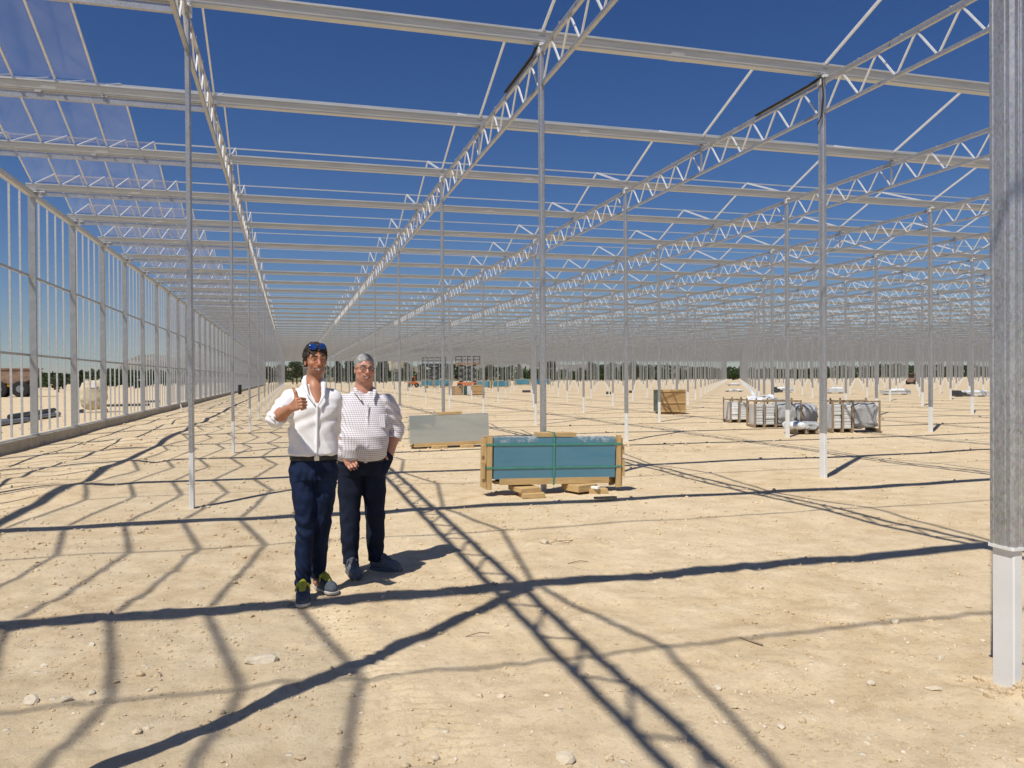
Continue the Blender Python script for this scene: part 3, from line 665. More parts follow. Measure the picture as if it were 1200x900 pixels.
# ------------------------------------------------------------------ machines far off
def wheel(t, c, r, w_, ax=1, mat='black_rubber'):
    mb = MB(); c = Vector(c); dv = Vector((1, 0, 0)) if ax == 0 else Vector((0, 1, 0))
    mb.tube([c-dv*w_/2, c-dv*w_*.42, c+dv*w_*.42, c+dv*w_/2], [r*.9, r, r, r*.9], 18); o = mb.build('wheel', mat, t)
    mb = MB(); mb.tube([c-dv*(w_/2+.02), c+dv*(w_/2+.02)], r*.45, 12); mb.build('rim', 'grey_steel', o)
def scissor_lift(loc, rz, paint, label, stages=3, H=3.35, L=2.9):
    t = empty('scissor_lift', loc, rz)
    MB().box((0, 0, .62), (L, 1.1, .42)).box((0, 0, .36), (L*.8, .9, .16)).build('chassis', paint, t)
    for x in (-L*.38, L*.38):
        for y in (-.52, .52): wheel(t, (x, y, .34), .34, .24)
    dz = (H-.85)/stages
    for y in (-.38, .38):
        for i in range(stages):
            z = .85+i*dz
            MB().bar((-L*.40, y, z), (L*.40, y+.05, z+dz), .10, .24, (0, 0, 1)).build('scissor_arm', 'dark_metal', t)
            MB().bar((-L*.40, y+.05, z+dz), (L*.40, y, z), .10, .24, (0, 0, 1)).build('scissor_arm', 'dark_metal', t)
    MB().box((0, 0, H+.14), (L+.5, 1.2, .34)).build('platform', 'dark_metal' if paint == 'dark_metal' else 'dumper_body', t)
    r = MB(); a, b_ = (L+.4)/2, .55
    for z in (H+.72, H+1.2): r.bar((-a, -b_, z), (a, -b_, z), .09, .09).bar((-a, b_, z), (a, b_, z), .09, .09).bar((-a, -b_, z), (-a, b_, z), .05, .05).bar((a, -b_, z), (a, b_, z), .05, .05)
    for i in range(5):
        x = -a+2*a*i/4
        for y in (-b_, b_): r.bar((x, y, H+.2), (x, y, H+1.22), .05, .05)
    r.build('guard_rail', 'dark_metal', t); t.scale = (1.12, 1.12, 1.06)
    return tag(t, label, 'scissor lift', 'scissor lifts under the roof')
scissor_lift((22.5, 126.5, 0), -.27, 'dark_metal', 'dark grey raised scissor lift far under the roof')
scissor_lift((26.4, 119.0, 0), -.27, 'orange_paint', 'orange raised scissor lift right of the dark one')
def loader(loc, rz, L, label, paint='orange_paint'):
    t = empty('loader', loc, rz)
    MB().prism([(-L*.5, .35), (L*.45, .35), (L*.5, .8), (L*.2, 1.0), (-L*.1, 1.05), (-L*.5, .95)], -.55, .55, 1).build('body', paint, t)
    c = MB()
    for x in (-L*.22, L*.14):
        for y in (-.48, .48): c.bar((x, y, .95), (x*.9, y, 1.75), .07, .07)
    c.box((-L*.04, 0, 1.78), (L*.46, 1.1, .08)); c.build('cab_frame', paint, t)
    MB().box((-L*.05, 0, 1.3), (L*.28, .8, .6)).build('cab_glass', 'black_plastic', t)
    MB().prism([(L*.48, .1), (L*.75, .08), (L*.75, .14), (L*.55, .6), (L*.48, .6)], -.7, .7, 1).build('bucket', 'dark_metal', t)
    for x in (-L*.3, L*.28):
        for y in (-.6, .6): wheel(t, (x, y, .36), .36, .26)
    return tag(t, label, 'loader', 'small loaders on the site')
loader((19.9, 131.5, 0), -.27+.1, 1.75, 'orange loader left of the scissor lifts')
loader((96.4, 105.2, 0), .5, 1.3, 'tiny reddish loader far off beside the right-hand columns', 'dumper_body')
t = empty('dump_truck', (-26.0, 87.4, 0), R(4))
MB().prism([(-2.6, 1.35), (1.15, 1.35), (2.15, 2.0), (2.25, 2.75), (-2.75, 2.75), (-2.6, 2.1)], -1.25, 1.25, 1).build('tipper_body', 'dumper_body', t)
MB().prism([(-2.9, 2.66), (2.4, 2.66), (2.4, 2.80), (-2.9, 2.80)], -1.33, 1.33, 1).build('body_rim', 'dumper_body', t)
MB().box((-.8, 0, 1.05), (5.2, .9, .45)).build('chassis', 'yellow_paint', t)
MB().box((.35, -1.0, 1.45), (1.1, .35, .9)).build('side_guard', 'yellow_paint', t)
MB().prism([(-5.6, .8), (-3.1, .8), (-3.1, 1.9), (-3.4, 2.1), (-4.6, 2.1), (-5.6, 1.6)], -1.15, 1.15, 1).build('bonnet', 'orange_paint', t)
MB().box((-3.75, 0, 2.4), (1.2, 1.5, 1.3)).build('cab', 'dark_metal', t)
for x in (-4.6, -.9, .95):
    for y in (-1.1, 1.1): wheel(t, (x, y, .78), .78, .62)
tag(t, 'muddy orange dump truck parked beyond the side wall', 'dump truck')

# ------------------------------------------------------------------ things lying beyond and along the side wall
t = empty('bulk_bag', (-9.30, 43.1, 0), R(8))
V, F = lump((0, 0, .80), (.50, .48, .66), 31, .62, .05, 36); np_obj('bag', V, F, 'cream_cloth', t, True)
o = MB().box((.03, -.502, 1.24), (.24, .01, .22)).build('paper_label', 'label_white', t)
for x in (-.42, .42): MB().box((x, 0, .07), (.12, .9, .14)).build('bearer', 'dark_metal', t)
for x in (-.33, .33):
    for y in (-.3, .3): MB().tube([(x, y, 1.36), (x*.9, y*.9, 1.5), (x*.6, y*.9, 1.52), (x*.5, y, 1.38)], .02, 6).build('lifting_loop', 'cream_cloth', t)
t.scale = (1.22, 1.22, 1.08); tag(t, 'bulging cream bulk bag with white label beyond the wall', 'bulk bag')
for i, (x, y, L, z, lab) in enumerate(((-9.75, 31.0, 6.0, .10, 'long bluish pipe beyond the wall, nearest of the bundle'), (-9.9, 35.5, 7.5, .10, 'long bluish pipe beyond the wall, middle of the bundle'), (-10.15, 36.0, 7.5, .10, 'long bluish pipe beyond the wall, farthest of the bundle'), (-10.0, 36.2, 6.8, .27, 'dark pipe lying on top of the pipe bundle beyond wall'))):
    o = MB().tube([(0, -L/2, 0), (0, L/2, 0)], .095, 12).build('steel_pipe', 'grey_steel' if i < 3 else 'dark_metal'); o.location = (x, y, z); o.rotation_euler.z = R(1.5*i-2); tag(o, lab, 'pipe', 'pipes beyond the side wall')
def pallet(loc, rz, label, n=3):
    t = empty('pallet', loc, rz)
    for i in range(n): MB().box((0, -.45+.45*i, .06), (1.2, .1, .11)).build('bearer', 'dark_metal', t)
    for i in range(5): MB().box((-.5+.25*i, 0, .13), (.14, 1.0, .025)).build('board', 'weathered_timber', t)
    tag(t, label, 'pallet', 'pallets beyond the side wall')
pallet((-10.2, 52.4, 0), .1, 'dark pallet beyond the wall, right of the bulk bag'); pallet((-8.9, 52.6, 0), 0, 'second dark pallet beyond the wall, nearer the kerb'); pallet((-9.4, 60.5, 0), .2, 'third dark pallet beyond the wall, farthest back')
t = empty('drum', (-4.95, 86.4, 0))
MB().tube([(0, 0, 0), (0, 0, .32), (0, 0, .34), (0, 0, .36), (0, 0, .64), (0, 0, .66), (0, 0, .68), (0, 0, .98)], [.17, .17, .185, .17, .17, .185, .17, .17], 18).build('barrel', 'black_plastic', t)
MB().tube([(0, 0, .98), (0, 0, 1.01)], .18, 18).build('lid', 'black_plastic', t)
tag(t, 'black drum standing far back against the side wall', 'drum')
o = MB().tube([(0, 0, 0), (-.06, .03, .33)], .03, 8).build('pipe_stub', 'sleeve_white'); o.location = (-5.35, 43.8, 0); tag(o, 'short white pipe stub leaning by the wall kerb', 'pipe stub')

# ------------------------------------------------------------------ hoses taped to the first girders
for k, lab in ((1, 'black hose along the girder at the middle column head'), (2, 'black hose along the girder at the second column head')):
    x = XR(k)-.035; y = YG(1)
    h = MB().tube([(x, y-.05, 6.17), (x-.03, y+.05, 6.145), (x, y+.3, 6.15), (x, y+1.0, 6.148), (x, y+1.75, 6.15)], .021, 8)
    o = h.build('hose', 'black_rubber', None, True)
    if k == 2: MB().tube([(x-.02, y-.07, 6.15), (x-.01, y-.085, 5.9), (x-.04, y-.08, 5.55), (x-.05, y-.0, 5.45)], .012, 6).build('cable_tail', 'black_rubber', o)
    tag(o, lab, 'hose', 'hoses on the girders')

# ------------------------------------------------------------------ stones and litter
def rock(seed, n=2):
    import bmesh
    bm = bmesh.new(); bmesh.ops.create_icosphere(bm, subdivisions=n, radius=1); r = random.Random(seed)
    pl = [(Vector((r.gauss(0, 1), r.gauss(0, 1), r.gauss(0, 1))).normalized(), r.uniform(.55, .85)) for _ in range(9)]
    for v in bm.verts:
        for nn, dd in pl:
            q = v.co.dot(nn)
            if q > dd: v.co -= nn*(q-dd)
        v.co *= 1 + r.uniform(-.03, .03)
    V = [v.co.copy() for v in bm.verts]; F = [[v.index for v in f.verts] for f in bm.faces]; bm.free(); return V, F
rocks = [(-.16, 4.63, .10, .035, 'flat pale rock on sand left below the men'), (-1.22, 4.33, .05, .03, 'pale stone in the lower left corner, leftmost of two'), (-1.06, 4.28, .04, .022, 'pale stone in the lower left corner, right of its neighbour'),
    (.9, 3.83, .022, .018, 'egg-shaped stone at the bottom, left of a close pair'), (1.0, 3.80, .024, .016, 'egg-shaped stone at the bottom, right of a close pair'), (1.08, 3.08, .05, .03, 'broad flat stone cut by the bottom edge'), (.58, 3.28, .026, .018, 'small grey stone near the bottom edge, left of centre'),
    (3.74, 4.23, .035, .025, 'brown rounded stone on a shadow line near right post'), (3.54, 3.66, .03, .018, 'white stone just left of the close post'), (3.16, 3.30, .05, .015, 'flat white stone patch left of the close post foot'), (2.88, 3.43, .03, .018, 'white flat stone farther left of the close post'), (2.09, 3.60, .025, .022, 'upright white pebble on the sand, lower right'), (2.35, 7.25, .06, .03, 'small rock beside bent wire on sand'), (-.67, 6.46, .03, .02, 'pale chip of stone left of the men')]
for i, (x, y, r_, h_, lab) in enumerate(rocks):
    V, F = rock(i+3); mb = MB(); mb.add([(p.x*r_, p.y*r_*.8, p.z*h_) for p in V], F); o = mb.build('rock', 'pale_stone'); o.location = (x, y, gz(x, y)+h_*.35); o.rotation_euler.z = i*1.7; tag(o, lab, 'rock')
tm = [(np.array([tuple(p) for p in V]), np.array(F)) for V, F in (rock(40+i, 1) for i in range(8))]; rg = np.random.default_rng(5); Vs = []; Fs = []; base_ = 0
def scatter(n, lo, hi, smin, smax, flat=(.35, .8), clump=77):
    global base_
    d = lo*(hi/lo)**rg.random(n); a = YAW + rg.uniform(-.75, .75, n); x, y = d*np.sin(a), d*np.cos(a)
    k = vnoise(x*.9, y*.9, clump) + .6*vnoise(x*3.1, y*3.1, clump+1) > rg.uniform(-.9, .6, n); d, x, y = d[k], x[k], y[k]; n = len(x)
    s = smin*(smax/smin)**(rg.random(n)**2.2); z = ground_z(x, y, np.full(n, .03)) + s*.12; t = rg.uniform(0, 6.28, n); w_ = rg.integers(0, 8, n); sy = s*rg.uniform(.6, 1, n); sz = s*rg.uniform(*flat, n)
    for q in range(8):
        m_ = w_ == q; V, F = tm[q]; X_ = V[None, :, 0]*s[m_, None]; Y_ = V[None, :, 1]*sy[m_, None]; Z_ = V[None, :, 2]*sz[m_, None]; c, e = np.cos(t[m_])[:, None], np.sin(t[m_])[:, None]
        Vs.append(np.stack([X_*c-Y_*e+x[m_, None], X_*e+Y_*c+y[m_, None], Z_+z[m_, None]], -1).reshape(-1, 3)); Fs.append((F[None]+(base_+np.arange(m_.sum())*len(V))[:, None, None]).reshape(-1, F.shape[1])); base_ += m_.sum()*len(V)
scatter(5200, 2.6, 14, .004, .016); scatter(340, 2.8, 16, .014, .032); scatter(500, 9, 45, .02, .05)
o = np_obj('gravel', np.concatenate(Vs), np.concatenate(Fs), 'pale_stone'); tag(o, 'small pale stones strewn over the sandy ground', 'gravel', None, 'stuff')
o = MB().tube([(0, 0, .01), (.10, .02, .03), (.2, -.01, .012), (.28, .06, .02), (.12, .09, .015)], .004, 6).build('wire', 'weathered_timber'); o.location = (2.33, 7.1, 0); tag(o, 'bent scrap of wire on sand right of the men', 'wire')
o = MB().tube([(0, 0, .006), (.09, .015, .018), (.15, .01, .01)], .0035, 6).build('twig', 'weathered_timber'); o.location = (1.03, 4.75, gz(1.03, 4.75)); tag(o, 'thin dark twig on sand at lower middle', 'twig')
o = MB().tube([(0, 0, .006), (.12, .03, .016), (.18, .0, .01)], .004, 6).build('twig', 'weathered_timber'); o.location = (2.27, 6.35, gz(2.27, 6.35)); tag(o, 'dark twig on sand between wire and girder shadow', 'twig')
timber('lath', (2.66, 4.19, gz(2.66, 4.19)+.008), (.17, .014, .008), R(-68), 'thin grey splinter of lath on sand, lower right', mat='weathered_timber', cat='lath')
V = []; rg = np.random.default_rng(8); Vs = []; Fs = []; base_ = 0; scatter(30000, 2.6, 15, .004, .016); scatter(3000, 2.8, 22, .010, .034); scatter(9000, 7, 45, .012, .036, (.4, .8), 91); scatter(4500, 16, 90, .025, .075, (.35, .7), 93)
for _ in range(70):                                  # clods of earth heaped round the near post
    a = rg.uniform(0, 6.28); d = rg.uniform(.09, .26); s = rg.uniform(.008, .03); Vt, F = tm[rg.integers(8)]; x, y = 3.54+d*math.cos(a), 3.16+d*math.sin(a)
    Vs.append(Vt*s + (x, y, gz(x, y)+s*.2)); Fs.append(F+base_); base_ += len(Vt)
o = np_obj('clods', np.concatenate(Vs), np.concatenate(Fs), 'dry_soil'); tag(o, 'crumbs and clods of dry earth all over the ground', 'clods', None, 'stuff')

# ------------------------------------------------------------------ trees
def tree_meshes(kind, seed):
    r = np.random.default_rng(seed); N_ = 620
    if kind == 'cypress': H, Rr = 6.0, .85
    elif kind == 'pine': H, Rr = 6.0, 2.3
    else: H, Rr = 3.2, 1.9
    ncl = 26; cl = []
    for _ in range(ncl):
        t = r.random(); a = r.uniform(0, 6.28)
        if kind == 'cypress': z = .5+t*(H-.8); rad = Rr*(1-t)**.6*.7; q = rad*r.random()**.5; s = .45+.3*(1-t)
        elif kind == 'pine': z = 2.2+t*(H-2.8); q = Rr*math.sin(math.pi*min(.95, t*.8+.2))*r.random()**.5; s = .75
        else: z = .7+t*(H-1.2); q = Rr*math.sin(math.pi*min(.95, t*.75+.2))*r.random()**.5; s = .62
        cl.append((q*math.cos(a), q*math.sin(a), z, s))
    P = []
    for i in range(N_*2):
        c = cl[r.integers(ncl)]; p = r.normal(0, 1, 3); p /= np.linalg.norm(p); p = np.array(c[:3]) + p*c[3]*r.random()**.4
        a = r.normal(0, 1, 3); a /= np.linalg.norm(a); b = np.cross(a, r.normal(0, 1, 3)); b /= np.linalg.norm(b); s = r.uniform(.08, .19)
        P += [p-a*s-b*s*.6, p+a*s-b*s*.6, p+a*s+b*s*.6, p-a*s+b*s*.6]
    P = np.array(P); P[:, 2] = np.maximum(P[:, 2], .15)
    F = np.arange(len(P)).reshape(-1, 4); mat = {'cypress': 'leaf_dark', 'pine': 'leaf_olive', 'bush': 'leaf_green'}[kind]
    tr = MB().tube([(0, 0, -.3), (.03, .02, H*.3), (0, .05, H*.62), (.02, 0, H*.85)], [.17, .13, .08, .03], 7)
    for i in range(6):
        c = cl[i*4]; z = max(.4, c[2]*.7); tr.tube([(0, .02, z*.8), (c[0]*.5, c[1]*.5, z), (c[0], c[1], c[2])], [.06, .04, .015], 5)
    return P, F, mat, tr
protos = {}
for kind in ('cypress', 'pine', 'bush'):
    for s in range(3):
        P, F, mat, tr = tree_meshes(kind, s*7+len(kind)); t = empty(kind if kind != 'bush' else 'orchard_tree'); np_obj('crown', P, F, mat, t); tr.build('trunk', 'bark', t); protos[(kind, s)] = [t, False]
rt = random.Random(3); spots = []
def row(kind, x0, x1, y, n, s0, s1, jy=6):
    for i in range(n): spots.append((kind, x0+(x1-x0)*(i+rt.uniform(.1, .9))/n, y+rt.uniform(-jy, jy), rt.uniform(s0, s1)))
row('pine', -11, 4, 236, 6, .85, 1.25); row('cypress', 14, 32, 262, 11, 1.0, 1.45); row('pine', 34, 70, 262, 8, .7, 1.15); row('cypress', 78, 92, 268, 5, 1.1, 1.5); row('pine', 95, 128, 262, 9, .8, 1.25)
row('bush', 66, 190, 255, 22, .9, 1.4); row('pine', 150, 260, 275, 14, .6, .9); row('bush', 200, 330, 268, 26, .9, 1.4)
row('bush', -66, -16, 196, 20, .8, 1.25); row('pine', -33, -27, 120, 1, .42, .45); row('bush', -46, -22, 150, 5, .7, 1.0)
cnt = {}
for kind, x, y, s in sorted(spots, key=lambda q: math.atan2(q[1], q[2])):
    p = protos[(kind, rt.randrange(3))]
    o = copy_tree(p[0]) if p[1] else p[0]; p[1] = True
    o.location = (x, y, 0); o.scale = (s*rt.uniform(.9, 1.2), s*rt.uniform(.9, 1.2), s); o.rotation_euler.z = rt.uniform(0, 6.28)
    n_ = cnt[kind] = cnt.get(kind, 0)+1
    tag(o, {'cypress': 'tall dark cypress beyond the frame, %s from the left among cypresses', 'pine': 'rounded olive pine on the skyline, %s from the left among pines', 'bush': 'low green orchard tree on the horizon, %s from the left of its kind'}[kind] % nth(n_), 'tree', {'cypress': 'cypresses beyond the frame', 'pine': 'pines on the skyline', 'bush': 'orchard trees on the horizon'}[kind])
for p in protos.values():
    if not p[1]:
        for k in list(p[0].children): bpy.data.objects.remove(k)
        bpy.data.objects.remove(p[0])
rg = np.random.default_rng(12); Q = []                # far wood behind them all: one mass
for _ in range(15000):
    x = rg.uniform(-330, 620); y = 330+rg.uniform(0, 60); h_ = (2.6+2.2*(vnoise(np.array([x/14]), np.array([0.]), 5)[0]+1))*rg.random()**.6
    p = np.array([x, y, h_]); a = rg.normal(0, 1, 3); a /= np.linalg.norm(a); b = np.cross(a, rg.normal(0, 1, 3)); b /= np.linalg.norm(b); s = rg.uniform(.5, 1.1); Q += [p-a*s-b*s*.6, p+a*s-b*s*.6, p+a*s+b*s*.6, p-a*s+b*s*.6]
tag(np_obj('far_wood', np.array(Q), np.arange(len(Q)).reshape(-1, 4), 'leaf_dark'), 'far-off dark wood along the whole horizon', 'wood', None, 'stuff')

# ------------------------------------------------------------------ the air
n = N('haze_air'); n.t.nodes.remove(n.b); pv = n.n('VolumePrincipled'); pv.inputs['Color'].default_value = (.80, .87, 1, 1); pv.inputs['Density'].default_value = 4.5e-5; pv.inputs['Anisotropy'].default_value = .25
n.l(pv.outputs[0], n.out.inputs['Volume']); M['haze_air'] = n.m
hz = MB().box((0, 0, 245), (19000, 19000, 510)).build('haze', 'haze_air'); tag(hz, 'thin pale air over the plain', 'haze', None, 'stuff')
# ------------------------------------------------------------------ people: bodies and clothes as implicit surfaces, meshed by surface nets
class Field:
    def __init__(s, lo, hi, h):
        s.lo = np.array(lo, np.float32); s.h = h; s.n = np.ceil((np.array(hi)-s.lo)/h).astype(int)+1
        s.d = np.full(s.n, 9., np.float32); s.ax = [s.lo[i]+h*np.arange(s.n[i], dtype=np.float32) for i in range(3)]
    def blk(s, lo, hi, m):
        a = [max(0, int((lo[i]-m-s.lo[i])/s.h)) for i in range(3)]; b = [min(s.n[i], int((hi[i]+m-s.lo[i])/s.h)+2) for i in range(3)]
        sl = tuple(slice(a[i], max(a[i]+1, b[i])) for i in range(3)); return sl, np.meshgrid(*[s.ax[i][sl[i]] for i in range(3)], indexing='ij')
    def put(s, fn, lo, hi, k=.01, op='add'):
        sl, (X, Y, Z) = s.blk(lo, hi, k+3*s.h); a = s.d[sl]; b = fn(X, Y, Z).astype(np.float32)
        if op == 'cut': b = -b; h = np.maximum(k-np.abs(a-b), 0)/max(k, 1e-6); s.d[sl] = np.maximum(a, b)+h*h*k/4
        else: h = np.maximum(k-np.abs(a-b), 0)/max(k, 1e-6); s.d[sl] = np.minimum(a, b)-h*h*k/4
    def cap(s, a, b, ra, rb, k=.02, op='add'):
        a = np.array(a, float); b = np.array(b, float); ab = b-a; L = (ab@ab)+1e-12; r = max(ra, rb)
        def fn(X, Y, Z):
            t = np.clip(((X-a[0])*ab[0]+(Y-a[1])*ab[1]+(Z-a[2])*ab[2])/L, 0, 1)
            return np.sqrt((X-a[0]-t*ab[0])**2+(Y-a[1]-t*ab[1])**2+(Z-a[2]-t*ab[2])**2)-(ra+(rb-ra)*t)
        s.put(fn, np.minimum(a, b)-r, np.maximum(a, b)+r, k, op)
    def chain(s, pts, rs, k=.02):
        for i in range(len(pts)-1): s.cap(pts[i], pts[i+1], rs[i], rs[i+1], k)
    def ell(s, c, r, k=.02, op='add', Rm=None, cut=None):
        c = np.array(c, float); r = np.array(r, float); R_ = np.eye(3) if Rm is None else np.array(Rm)
        def fn(X, Y, Z):
            x, y, z = X-c[0], Y-c[1], Z-c[2]; q = [R_[0, i]*x+R_[1, i]*y+R_[2, i]*z for i in range(3)]
            k0 = np.sqrt(sum((q[i]/r[i])**2 for i in range(3)))+1e-6; k1 = np.sqrt(sum((q[i]/r[i]**2)**2 for i in range(3)))+1e-6
            d = k0*(k0-1)/k1
            if cut is not None: d = np.maximum(d, cut(X, Y, Z))
            return d
        m = r.max(); s.put(fn, c-m, c+m, k, op)
    def loft(s, secs, k=.02, e=2.3, op='add'):         # secs: z, cx, cy, rx, ry
        S_ = np.array(sorted(secs))
        def fn(X, Y, Z):
            z = np.clip(Z, S_[0, 0], S_[-1, 0]); cx, cy, rx, ry = [np.interp(z, S_[:, 0], S_[:, i]) for i in (1, 2, 3, 4)]
            q = (np.abs((X-cx)/rx)**e+np.abs((Y-cy)/ry)**e)**(1/e)
            return np.maximum((q-1)*np.minimum(rx, ry)*.9, np.abs(Z-(S_[0, 0]+S_[-1, 0])/2)-(S_[-1, 0]-S_[0, 0])/2)
        s.put(fn, (S_[:, 1].min()-S_[:, 3].max(), S_[:, 2].min()-S_[:, 4].max(), S_[0, 0]), (S_[:, 1].max()+S_[:, 3].max(), S_[:, 2].max()+S_[:, 4].max(), S_[-1, 0]), k, op)
    def half(s, p, nrm, region):                       # remove what lies on the normal's side of a plane, inside a box
        nrm = np.array(nrm, float); nrm /= np.linalg.norm(nrm); p = np.array(p)
        sl, (X, Y, Z) = s.blk(region[0], region[1], 0); s.d[sl] = np.maximum(s.d[sl], (X-p[0])*nrm[0]+(Y-p[1])*nrm[1]+(Z-p[2])*nrm[2])
    def wrinkle(s, fn, lo, hi):
        sl, (X, Y, Z) = s.blk(lo, hi, 0); s.d[sl] += fn(X, Y, Z).astype(np.float32)
    def mesh(s):
        d = s.d; g = d < 0; n0, n1, n2 = d.shape; cs = [(i, j, k) for i in (0, 1) for j in (0, 1) for k in (0, 1)]
        sub = lambda A, c: A[c[0]:n0-1+c[0], c[1]:n1-1+c[1], c[2]:n2-1+c[2]]
        cnt = sum(sub(g, c).astype(np.int8) for c in cs); act = (cnt > 0) & (cnt < 8); idx = np.argwhere(act); ids = np.full(act.shape, -1, np.int64); ids[act] = np.arange(len(idx))
        val = {c: d[idx[:, 0]+c[0], idx[:, 1]+c[1], idx[:, 2]+c[2]] for c in cs}; P = np.zeros((len(idx), 3)); W_ = np.zeros(len(idx))
        for c in cs:
            for ax_ in range(3):
                if c[ax_]: continue
                e = list(c); e[ax_] = 1; e = tuple(e); a, b = val[c], val[e]; msk = (a < 0) != (b < 0); t = np.where(msk, a/np.where(a == b, 1, a-b), 0)
                q = np.array(c, float)[None].repeat(len(idx), 0); q[:, ax_] += t; P[msk] += q[msk]; W_[msk] += 1
        V = s.lo + (idx + P/W_[:, None])*s.h; Fs = []
        for ax_ in range(3):
            b, c = (ax_+1) % 3, (ax_+2) % 3
            sl0 = [slice(None)]*3; sl1 = [slice(None)]*3; sl0[ax_] = slice(0, -1); sl1[ax_] = slice(1, None)
            ch = g[tuple(sl0)] != g[tuple(sl1)]; e = np.argwhere(ch); e = e[(e[:, b] > 0) & (e[:, c] > 0) & (e[:, b] < d.shape[b]-1) & (e[:, c] < d.shape[c]-1)]
            def cell(db, dc): q = e.copy(); q[:, b] -= db; q[:, c] -= dc; return ids[q[:, 0], q[:, 1], q[:, 2]]
            F_ = np.stack([cell(1, 1), cell(0, 1), cell(0, 0), cell(1, 0)], -1); fl = ~g[e[:, 0], e[:, 1], e[:, 2]]; F_[fl] = F_[fl][:, ::-1]; Fs.append(F_)
        return V, np.concatenate(Fs)
    def build(s, name, mat, parent=None):
        V, F = s.mesh(); return np_obj(name, V, F, mat, parent, True)
def rotm(yaw, pitch=0, roll=0): return np.array(Matrix.Rotation(yaw, 3, 'Z') @ Matrix.Rotation(pitch, 3, 'X') @ Matrix.Rotation(roll, 3, 'Y'))
def head(F, C, Rm, sz=1., fat=0., smile=1.):
    """head about C (between the ears); local -y is the face, +x is picture right"""
    L = lambda p: np.array(C)+Rm@(np.array(p)*sz); E = lambda c, r, k=.012, op='add': F.ell(L(c), np.array(r)*sz, k, op, Rm)
    E((0, .012, .045), (.076, .096, .085)); E((0, -.015, .02), (.070+fat*.4, .078, .078), .02); E((0, -.030, -.045), (.056+fat, .060+fat*.3, .058), .03)
    E((0, -.062, -.088), (.026+fat*.5, .024, .019), .025); E((0, -.018, -.070), (.054+fat, .052, .030), .03)
    if fat: E((0, -.02, -.098), (.05, .05, .03), .03)
    for q in (-1, 1):
        E((q*.043, -.062, -.012), (.026+fat*.3, .022, .020), .02); E((q*.034, -.086, .022), (.017, .014, .011), .010, 'cut'); E((q*.032, -.076, .020), (.0155, .0135, .0115), .004)
        F.cap(L((q*.014, -.092, .040)), L((q*.052, -.074, .041)), .0085*sz, .007*sz, .012)
        E((q*.079, .012, -.002), (.009, .020, .031), .006); E((q*.083, .006, -.002), (.005, .009, .018), .004, 'cut')
        F.cap(L((q*.030, -.082, -.040)), L((q*.036, -.068, -.062)), .007*sz, .005*sz, .016)
    F.cap(L((0, -.092, .026)), L((0, -.113, -.012)), .0085*sz, .0115*sz, .012); E((0, -.112, -.018), (.0125, .012, .010), .008)
    for q in (-1, 1): E((q*.0125, -.101, -.021), (.0085, .009, .0075), .006)
    E((0, -.086, -.053), (.030, .016, .018), .015); F.cap(L((-.026, -.085, -.0475)), L((.026, -.085, -.0475)), .0045*sz, .0045*sz, .006); F.cap(L((-.022, -.086, -.066)), L((.022, -.086, -.066)), .006*sz, .006*sz, .006)
    if smile:
        for q in (-1, 1): F.cap(L((0, -.1045, -.0590)), L((q*.033, -.086, -.0475)), .0078*sz, .0040*sz, .003, 'cut')
    return L
def eyes_mouth(L, Rm, sz, par, teeth=True):
    for q in (-1, 1):
        f = Field(L((q*.032, -.078, .020))-.02, L((q*.032, -.078, .020))+.02, .002); f.ell(L((q*.032, -.0795, .0195)), np.array((.012, .011, .0048))*sz, 0, 'add', Rm); f.build('eye', 'eye_dark', par)
        f = Field(L((q*.034, -.09, .047))-.04, L((q*.034, -.09, .047))+.04, .0025); f.cap(L((q*.014, -.0995, .046)), L((q*.034, -.0945, .052)), .0042*sz, .005*sz, .004); f.cap(L((q*.034, -.0945, .052)), L((q*.053, -.0785, .045)), .005*sz, .0035*sz, .004); f.build('eyebrow', 'hair_dark' if par['hair'] == 'dark' else 'hair_grey', par)
    if teeth:
        f = Field(L((0, -.09, -.057))-.045, L((0, -.09, -.057))+.045, .0025)
        for q in (-1, 1): f.cap(L((0, -.0968, -.0575)), L((q*.028, -.0835, -.0490)), .0066*sz, .0042*sz, .002)
        f.build('teeth', 'teeth', par)
    f = Field(L((0, -.09, -.068))-.045, L((0, -.09, -.068))+.045, .0025)
    for q in (-1, 1): f.cap(L((0, -.0985, -.0715)), L((q*.027, -.086, -.0600)), .0055*sz, .0036*sz, .002)
    f.build('lower_lip', 'lip', par)
def hair_shell(L, Rm, C, sz, line, par, mat, grow=.010, seed=1, top=.012, curl=1.):
    """scalp hair: a shell over the skull above a hairline function of local (x, y)"""
    f = Field(np.array(C)-.16, np.array(C)+.18, .004); Ri = Rm.T
    def loc(X, Y, Z):
        x, y, z = (X-C[0])/sz, (Y-C[1])/sz, (Z-C[2])/sz; return [Ri[i, 0]*x+Ri[i, 1]*y+Ri[i, 2]*z for i in range(3)]
    def cut(X, Y, Z): x, y, z = loc(X, Y, Z); return (line(x, y)-z)*sz
    f.ell(L((0, .014, .047)), (np.array((.076, .096, .085))+grow+np.array((0, 0, top)))*sz, .004, 'add', Rm, cut)
    f.ell(L((0, .03, -.0)), (np.array((.070, .080, .085))+grow)*sz, .01, 'add', Rm, cut)
    def wr(X, Y, Z):
        x, y, z = loc(X, Y, Z); return curl*.0050*np.sin(x*170+seed+9*np.sin(y*30)) * np.sin(z*110+y*90) + curl*.0035*np.sin(y*230+x*120+7*np.sin(z*40)+seed)
    f.wrinkle(wr, f.lo, f.lo+.34); f.build('hair', mat, par)
